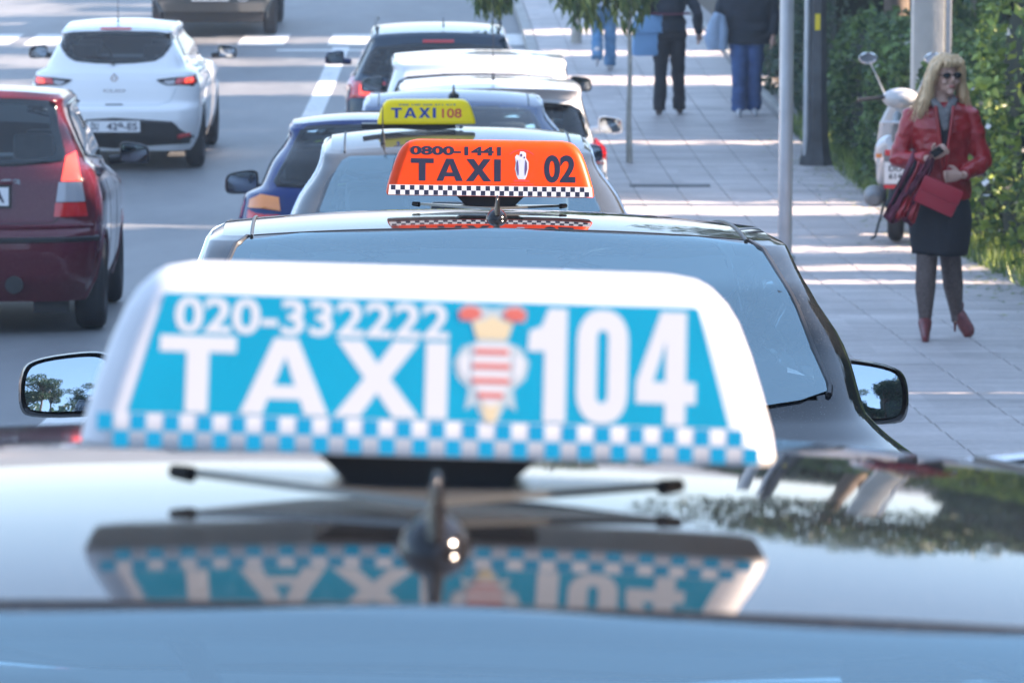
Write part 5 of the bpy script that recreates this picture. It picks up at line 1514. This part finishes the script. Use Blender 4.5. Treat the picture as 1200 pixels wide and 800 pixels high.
for j in range(3):
    for k in range(n): F.append((j*(n+1)+k,j*(n+1)+k+1,(j+1)*(n+1)+k+1,(j+1)*(n+1)+k))
col_=mesh_obj('collar',V,F,M['red_leather'],wo,angle=80); so_=col_.modifiers.new('t','SOLIDIFY'); so_.thickness=.006
col_.rotation_euler=(0,0,0)
# knit scarf inside the jacket
P=[lim([(-.065,-.06,1.42),(-.035,-.105,1.39),(.0,-.125,1.33),(.012,-.135,1.24)],[(.02,.02),(.026,.018),(.03,.016),(.016,.012)],10),lim([(.075,-.05,1.42),(.05,-.10,1.39),(.015,-.125,1.33),(.02,-.14,1.25)],[(.02,.02),(.026,.018),(.028,.016),(.014,.012)],10),
   lim([(.07*math.cos(a),.01+.068*math.sin(a),1.415) for a in [R(v) for v in range(-60,241,30)]],.020,8)]
merged('neck_scarf',P,M['grey_scarf'],wo,voxel=.008)
# hair
def HT(p): return Vector(hc)+hr@Vector(p)
P=[oval(HT((0,.030,.030)),(.088,.098,.104),hr)]
for s_,ln in ((1,1),(-1,1.12)):
    P.append(lim([HT((s_*.035,-.050,.112)),HT((s_*.080,-.030,.05)),HT((s_*.098,.0,-.03)),HT((s_*.108,.0,-.12)),HT((s_*(.125+.02*(ln-1)*10),.01,-.19*ln)),HT((s_*(.12+.03*(ln-1)*10),.01,-.225*ln))],[(.02,.02),(.030,.050),(.032,.055),(.036,.05),(.026,.04),(.006,.02)],12))
P.append(lim([HT((0,.10,.05)),HT((0,.115,-.05)),HT((0,.11,-.17)),HT((0,.10,-.22))],[(.06,.03),(.085,.035),(.08,.03),(.05,.01)],14))
for q in range(5):
    x_=-.050+.025*q; P.append(lim([HT((x_*.6+.01,-.055,.122)),HT((x_*1.05+.01,-.098,.085)),HT((x_*1.25,-.096,.052))],[.016,.014,.005],8))
h_=merged('hair',P,M['hair_blond'],wo,voxel=.007,smooth=1)
wrinkle(h_,lambda x,y,z: mnoise.noise(Vector((x*60,y*60,z*5)))*.009)
rr2=random.Random(9); sp=[]
for q in range(110):
    s_=rr2.choice((1,-1)); a=rr2.uniform(.2,1.0); y_=rr2.uniform(-.04,.08)
    sp.append(([HT((s_*.06,y_,.09)),HT((s_*.098,y_,.0)),HT((s_*(.115+rr2.uniform(0,.02)),y_,-.10)),HT((s_*(.120+rr2.uniform(-.02,.07)+(.03 if s_<0 else 0)),y_+rr2.uniform(-.03,.03),-.20-rr2.uniform(0,.07)))],[.004,.005,.004,.0015]))
st=multi_tube('hair_strands',sp,M['hair_blond'],h_,n=4); st['kind']='stuff'
# face: sunglasses and mouth
for s_ in (1,-1):
    pl=[HT((s_*.034+.026*math.cos(a)*1.05,-.098+.012*abs(math.cos(a)),.012+.018*math.sin(a))) for a in [2*math.pi*k/16 for k in range(16)]]
    c_=HT((s_*.034,-.106,.012)); V=[c_]+pl; F=[(0,1+k,1+(k+1)%16) for k in range(16)]
    o=mesh_obj('sunglass_lens',V,F,M['gloss_black'],wo,angle=80); o.modifiers.new('t','SOLIDIFY').thickness=.004
    tube('temple_arm',[HT((s_*.060,-.088,.014)),HT((s_*.080,.0,.010))],.0028,M['gloss_black'],wo,n=6)
tube('glasses_bridge',[HT((-.012,-.104,.016)),HT((.012,-.104,.016))],.003,M['gloss_black'],wo,n=6)
tube('mouth',[HT((-.022,-.083,-.054)),HT((-.008,-.0925,-.0535)),HT((.008,-.0925,-.0535)),HT((.022,-.083,-.054))],[.002,.0052,.0052,.002],M['lips'],wo,n=8)
# things she carries
def at_w(o,label,cat):
    o.location=(WX,WY,zg(WY)+KH); o.scale=(.97,.97,.963); o.rotation_euler=(0,0,R(-2)); return tag(o,label,cat)
bm=bmesh.new(); add_box(bm,(0,0,0),(.245,.035,.170),rot=None,bev=.014)
bmesh.ops.rotate(bm,cent=(0,0,0),matrix=Matrix.Rotation(R(24),3,'Y'),verts=bm.verts); bmesh.ops.translate(bm,vec=(-.030,-.285,.872),verts=bm.verts)
bag=empty('handbag',(0,0,0)); at_w(bag,'flat red leather clutch bag held in front of the black skirt','bag')
bm_obj('bag_body',bm,M['red_bag'],bag)
bm=bmesh.new(); add_box(bm,(0,0,0),(.247,.010,.085),bev=.004); bmesh.ops.rotate(bm,cent=(0,0,0),matrix=Matrix.Rotation(R(24),3,'Y'),verts=bm.verts); bmesh.ops.translate(bm,vec=(-.014,-.306,.908),verts=bm.verts); bm_obj('bag_flap',bm,M['red_bag'],bag)
ph=empty('phone',(0,0,0)); at_w(ph,'small dark phone held up in the womans right hand','phone')
bm=bmesh.new(); add_box(bm,(0,0,0),(.045,.012,.085),bev=.004); bmesh.ops.rotate(bm,cent=(0,0,0),matrix=Matrix.Rotation(R(55),3,'Y'),verts=bm.verts); bmesh.ops.translate(bm,vec=(-.035,-.285,1.135),verts=bm.verts); bm_obj('phone_body',bm,M['gloss_black'],ph)
# folded scarf over the forearm
sc_=empty('shawl',(0,0,0)); at_w(sc_,'black and red patterned shawl hanging over the forearm beside the clutch bag','shawl')
for li,(x0,y0,x1,z1,wd,mt) in enumerate([(-.12,-.14,-.265,.715,.10,'dark_red_cloth'),(-.09,-.15,-.225,.735,.07,'red_leather'),(-.15,-.13,-.285,.80,.06,'black_cloth'),(-.06,-.165,-.19,.86,.05,'dark_red_cloth')]):
    V=[];F=[];nn=10;mm_=14
    for j in range(nn+1):
        t=j/nn
        for k in range(mm_+1):
            u=k/mm_-.5; x=x0+(x1-x0)*t+u*wd*(1+.7*t); z=1.10+(z1-1.10)*t+.015*math.sin(u*9+li)-u*.03; y=y0-.10*math.sin(math.pi*min(1,t*3)*.5)+.018*math.sin(u*22+t*5+li)
            if t==0: y=y0+.02
            V.append((x,y,z))
    for j in range(nn):
        for k in range(mm_): a=j*(mm_+1)+k; F.append((a,a+1,a+mm_+2,a+mm_+1))
    o=mesh_obj('cloth_fold',V,F,M[mt],sc_,angle=80); o.modifiers.new('t','SOLIDIFY').thickness=.007

# walkers farther up the pavement
def walker(X,Y,label,face,coat,trousers,shoem,hair='hair_dark',stride=.12,sw=.205,coat_hem=.80,coat_w=.19,legw=1.0,sep=.10,arms=None,kick=0.0,hgt=1.0):
    o=empty('person',(X,Y,zg(Y)+KH),(0,0,0 if face=='to' else math.pi),label,'person')
    hc=(0,-.01,1.63); P=head_parts(hc,rotm(0),(0,.01,1.45))
    P.append(lim([(0,.01,1.48),(0,.01,1.43),(0,.01,1.28),(0,0,1.10),(0,0,.95),(0,0,.86)],[(.07,.06),(.18,.10),(.18,.115),(.14,.10),(.16,.115),(.15,.10)],18))
    ft=[(-sep,-stride*.5,0),(sep,stride*.5,kick)]
    L=[]
    for k,s_ in enumerate((-1,1)):
        f=ft[k]; hip=(s_*.085,0,.90); 
        if kick and k==1: kn=(s_*.095,-.02,.50); an=(s_*.10,.26,.20)
        else: kn=(s_*(.085+sep)/2*1.0,f[1]*.6-.03,.50); an=(f[0],f[1]+.02,.09)
        L.append([hip,kn,an]); P.append(lim([hip,kn,Vector(kn).lerp(Vector(an),.35),an],[.088,.058,.055,.036],14))
    arms=arms or [[(-sw,.01,1.41),(-sw-.06,.03,1.13),(-sw-.04,-.06,.88)],[(sw,.01,1.41),(sw+.06,.03,1.13),(sw+.04,-.06,.88)]]
    for a in arms:
        P.append(lim(a,[.05,.04,.026],12)); d=(Vector(a[2])-Vector(a[1])).normalized(); s_=1 if a[0][0]>0 else -1
        P+=fingers(Vector(a[2])+d*.05,d,(0,1,0),(s_,0,0),s=1.05,curl=.45)
    merged('body',P,M['skin'],o,voxel=.011,smooth=1)
    P=[]
    for l in L:
        a,b,c=[Vector(v) for v in l]; P.append(lim([a+Vector((0,0,.06)),a.lerp(b,.5),b,b.lerp(c,.5),c+Vector((0,0,-.035))],[.108*legw,.092*legw,.078*legw,.072*legw,.074*legw],16))
    P.append(lim([(0,0,1.0),(0,0,.84)],[(.165,.12),(.17,.125)],18))
    tr=merged('trousers',P,M[trousers],o,voxel=.012)
    wrinkle(tr,lambda x,y,z: mnoise.noise(Vector((x*8,y*8,z*14)))*.014)
    for k in (0,1):
        f=Vector(ft[k])
        if kick and k==1:
            s0=shoe('shoe',(0,0,0),(0,-.26,0),M[shoem],o); s0.rotation_euler=(R(62),0,0); s0.location=(.10,.30,.27)
        else: shoe('shoe',(f.x,f.y+.06,0),(f.x*1.15,f.y-.19,0),M[shoem],o)
    P=[lim([(0,.012,1.47),(0,.012,1.43),(0,.008,1.28),(0,0,1.10),(0,0,coat_hem+.10),(0,0,coat_hem)],[(.10,.08),(.205,.12),(coat_w+.015,.145),(coat_w-.01,.14),(coat_w+.01,.15),(coat_w+.02,.155)],24)]
    for a in arms:
        s0,e,w0=[Vector(v) for v in a]; P.append(lim([Vector((s0.x*.5,s0.y,s0.z+.01)),s0,s0.lerp(e,.5),e,e.lerp(w0,.5),e.lerp(w0,.95)],[.06,.068,.066,.062,.055,.048],14))
    ct=merged('coat',P,M[coat],o,voxel=.012)
    wrinkle(ct,lambda x,y,z: mnoise.noise(Vector((x*7,y*7,z*12)))*.018)
    P=[oval((0,.012,1.66),(.088,.102,.105)),oval((0,.06,1.60),(.075,.06,.09))]; merged('hair',P,M[hair],o,voxel=.011)
    return o
w1=walker(1.77,47.9,'person in black trousers and dark top walking away with a blue shoulder bag','away','coat_dark','black_cloth','shoe_brown',sep=.115,stride=.18,coat_hem=.93,coat_w=.17,
   arms=[[(-.20,.01,1.41),(-.30,.06,1.14),(-.33,-.10,.90)],[(.20,.01,1.41),(.25,.0,1.14),(.16,-.16,1.02)]])
tube('waist_band',[(.18*math.cos(a),.15*math.sin(a),1.13) for a in [2*math.pi*k/20 for k in range(21)]],[(.012,.08)]*21,M['dark_red_cloth'],w1,n=8)
w2=walker(2.63,47.8,'broad person in a long dark coat and blue jeans walking toward the camera','to','coat_dark','denim','shoe_white',sep=.085,stride=.10,coat_hem=.80,coat_w=.275,legw=1.18,sw=.25)
w3=walker(1.17,54.0,'person in light blue jeans stepping away, sole of one white shoe raised','away','jacket_blue','denim_light','shoe_white',sep=.07,stride=.1,kick=.2)
# bags
b1=empty('shoulder_bag',(1.60,47.85,zg(47.85)+KH),(0,0,R(6)),'pale blue shoulder bag with folded flap hanging at the walkers left side','bag')
bm=bmesh.new(); add_box(bm,(-.10,0,.88),(.30,.12,.44),bev=.04)
for v in bm.verts: v.co.x+=.05*(v.co.z-.88); v.co.y+=.01*math.sin(v.co.z*20)
bm_obj('bag_body',bm,M['bag_blue'],b1)
bm=bmesh.new(); add_box(bm,(-.085,-.07,1.02),(.33,.02,.20),bev=.008); bm_obj('bag_flap',bm,M['bag_blue'],b1)
tube('bag_strap',[(-.20,0,1.08),(-.10,-.02,1.35),(.02,0,1.49),(.10,.05,1.35),(.04,.03,1.08)],[(.018,.004)]*5,M['bag_blue'],b1,n=8)
b2=empty('carried_jacket',(2.28,47.7,zg(47.7)+KH),(0,0,0),'grey-blue bundle of clothing carried beside the dark coat','jacket')
P=[lim([(.02,-.05,1.15),(-.02,-.04,1.0),(-.04,-.04,.86),(-.03,-.04,.74)],[(.05,.05),(.085,.06),(.10,.06),(.07,.04)],14),lim([(.06,-.05,1.12),(.08,-.05,.95),(.07,-.05,.74)],[(.04,.04),(.06,.05),(.05,.03)],12)]
merged('cloth_bundle',P,M['jacket_blue'],b2,voxel=.012)

# ------------------------------------------------------------------ scooter
M['scooter_white']=paint('scooter_pearl_white',(.45,.45,.46)); M['scooter_grey']=mat('scooter_grey',(.16,.17,.18),.5,var=.2)
sx0,sy0=2.98,33.05
sct=empty('scooter',(sx0,sy0,zg(sy0)+KH),(0,0,R(-7)),'parked pearl white scooter with silver side box, half hidden behind the woman','scooter')
def lathe_wheel(name,y,r,w__,parent):
    prof=[(-w__/2,r*.62),(-w__/2,r*.85),(-w__*.3,r*.97),(0,r),(w__*.3,r*.97),(w__/2,r*.85),(w__/2,r*.62)]
    n=32;V=[];F=[];q=len(prof)
    for k in range(n):
        a=2*math.pi*k/n
        for px,pr in prof: V.append((px,pr*math.cos(a),pr*math.sin(a)))
    for k in range(n):
        for i in range(q-1): a=k*q+i;b=((k+1)%n)*q+i; F.append((a,b,b+1,a+1))
    o=mesh_obj(name,V,F,M['rubber'],parent,angle=35); o.location=(0,y,r)
    V=[];F=[]
    tube('hub',[(-w__/2+.01,0,0),(w__/2-.01,0,0)],[r*.64,r*.64],M['alloy'],o,n=24)
    return o
lathe_wheel('rear_wheel',.22,.235,.12,sct); lathe_wheel('front_wheel',1.50,.235,.10,sct)
P=[lim([(0,.06,.80),(0,.16,.74),(0,.40,.66),(0,.72,.60),(0,.86,.42)],[(.085,.06),(.165,.12),(.185,.15),(.15,.12),(.12,.06)],20),
   lim([(0,.02,.72),(0,.14,.62),(0,.34,.50)],[(.07,.05),(.13,.08),(.16,.12)],16)]
merged('tail_body',P,M['scooter_white'],sct,voxel=.012)
P=[lim([(0,1.22,.36),(0,1.20,.60),(0,1.12,.86),(0,1.08,1.0)],[(.19,.06),(.205,.07),(.17,.07),(.10,.06)],18),lim([(0,.80,.30),(0,1.2,.28)],[(.15,.05),(.17,.06)],14)]
merged('leg_shield',P,M['scooter_white'],sct,voxel=.012)
P=[lim([(0,.02,.86),(0,.25,.87),(0,.55,.82),(0,.80,.80)],[(.10,.035),(.155,.055),(.15,.05),(.10,.03)],18)]
merged('seat',P,M['scooter_grey'],sct,voxel=.012)
P=[lim([(0,1.38,.50),(0,1.50,.52),(0,1.64,.44)],[(.06,.02),(.075,.03),(.05,.02)],12)]; merged('front_mudguard',P,M['scooter_white'],sct,voxel=.01)
P=[lim([(0,-.02,.50),(0,.02,.62),(0,.03,.72)],[(.085,.02),(.095,.035),(.10,.05)],14)]; merged('rear_mudguard',P,M['scooter_grey'],sct,voxel=.01)
for sg in (1,-1): tube('fork_leg',[(sg*.07,1.50,.235),(sg*.06,1.32,.55)],.022,M['galv'],sct)
P=[oval((0,1.06,1.06),(.15,.10,.085))]; merged('headset',P,M['scooter_white'],sct,voxel=.012)
tube('handlebar',[(-.34,.96,1.05),(-.15,1.02,1.07),(.15,1.02,1.07),(.34,.96,1.05)],[.018,.015,.015,.018],M['black_plastic'],sct)
for sg in (1,-1):
    tube('brake_lever',[(sg*.33,1.02,1.045),(sg*.15,1.06,1.06)],.007,M['galv'],sct,n=6)
    st_=tube('mirror_stem',[(sg*.13,1.02,1.10),(sg*.20,1.0,1.26),(sg*.25,.98,1.36)],.007,M['galv'],sct,n=7)
    bm=bmesh.new(); bmesh.ops.create_uvsphere(bm,u_segments=20,v_segments=10,radius=1); bmesh.ops.scale(bm,vec=(.075,.022,.048),verts=bm.verts)
    for v in bm.verts:
        if v.co.y<-.006: v.co.y=-.006
    bmesh.ops.translate(bm,vec=(sg*.26,.97,1.385),verts=bm.verts); bm_obj('mirror_head',bm,M['chrome'],st_)
box('number_plate',(0,-.045,.56),(.17,.008,.17),M['plate'],sct)
for t_,zz in (('DU',.595),('614',.535)):
    me=fit(text_mesh(t_,.02),-.05,.05,-.022,.022,.002); put('plate_lettering',me,M['plate_ink'],sct,(0,-.0505,zz),Vector((1,0,0)),Vector((0,0,1)))
box('tail_lamp',(0,-.005,.715),(.17,.03,.05),M['red_lens'],sct,bev=.01); box('reflector',(0,-.05,.455),(.17,.01,.03),M['red_lens'],sct)
for sg in (1,-1): box('indicator',(sg*.13,.02,.69),(.05,.05,.035),M['amber_lens'],sct,bev=.01)
tube('exhaust',[(.17,.02,.30),(.17,.10,.29),(.165,.42,.27),(.12,.6,.25)],[.045,.055,.05,.02],M['galv'],sct,n=14)
P=[lim([(-.17,.06,.34),(-.17,.12,.34),(-.17,.42,.36),(-.15,.55,.36)],[(.045,.05),(.062,.08),(.065,.09),(.05,.07)],16)]
merged('engine_cover',P,M['scooter_grey'],sct,voxel=.012)
tube('grab_rail',[(-.10,.10,.93),(-.10,-.02,.95),(.10,-.02,.95),(.10,.10,.93)],.012,M['galv'],sct,n=8)
tube('side_stand',[(-.10,.55,.28),(-.17,.42,.01),(-.20,.40,.0)],.011,M['iron'],sct,n=6)
tube('shock_absorber',[(-.10,.25,.30),(-.10,.36,.56)],.028,M['iron'],sct,n=10)
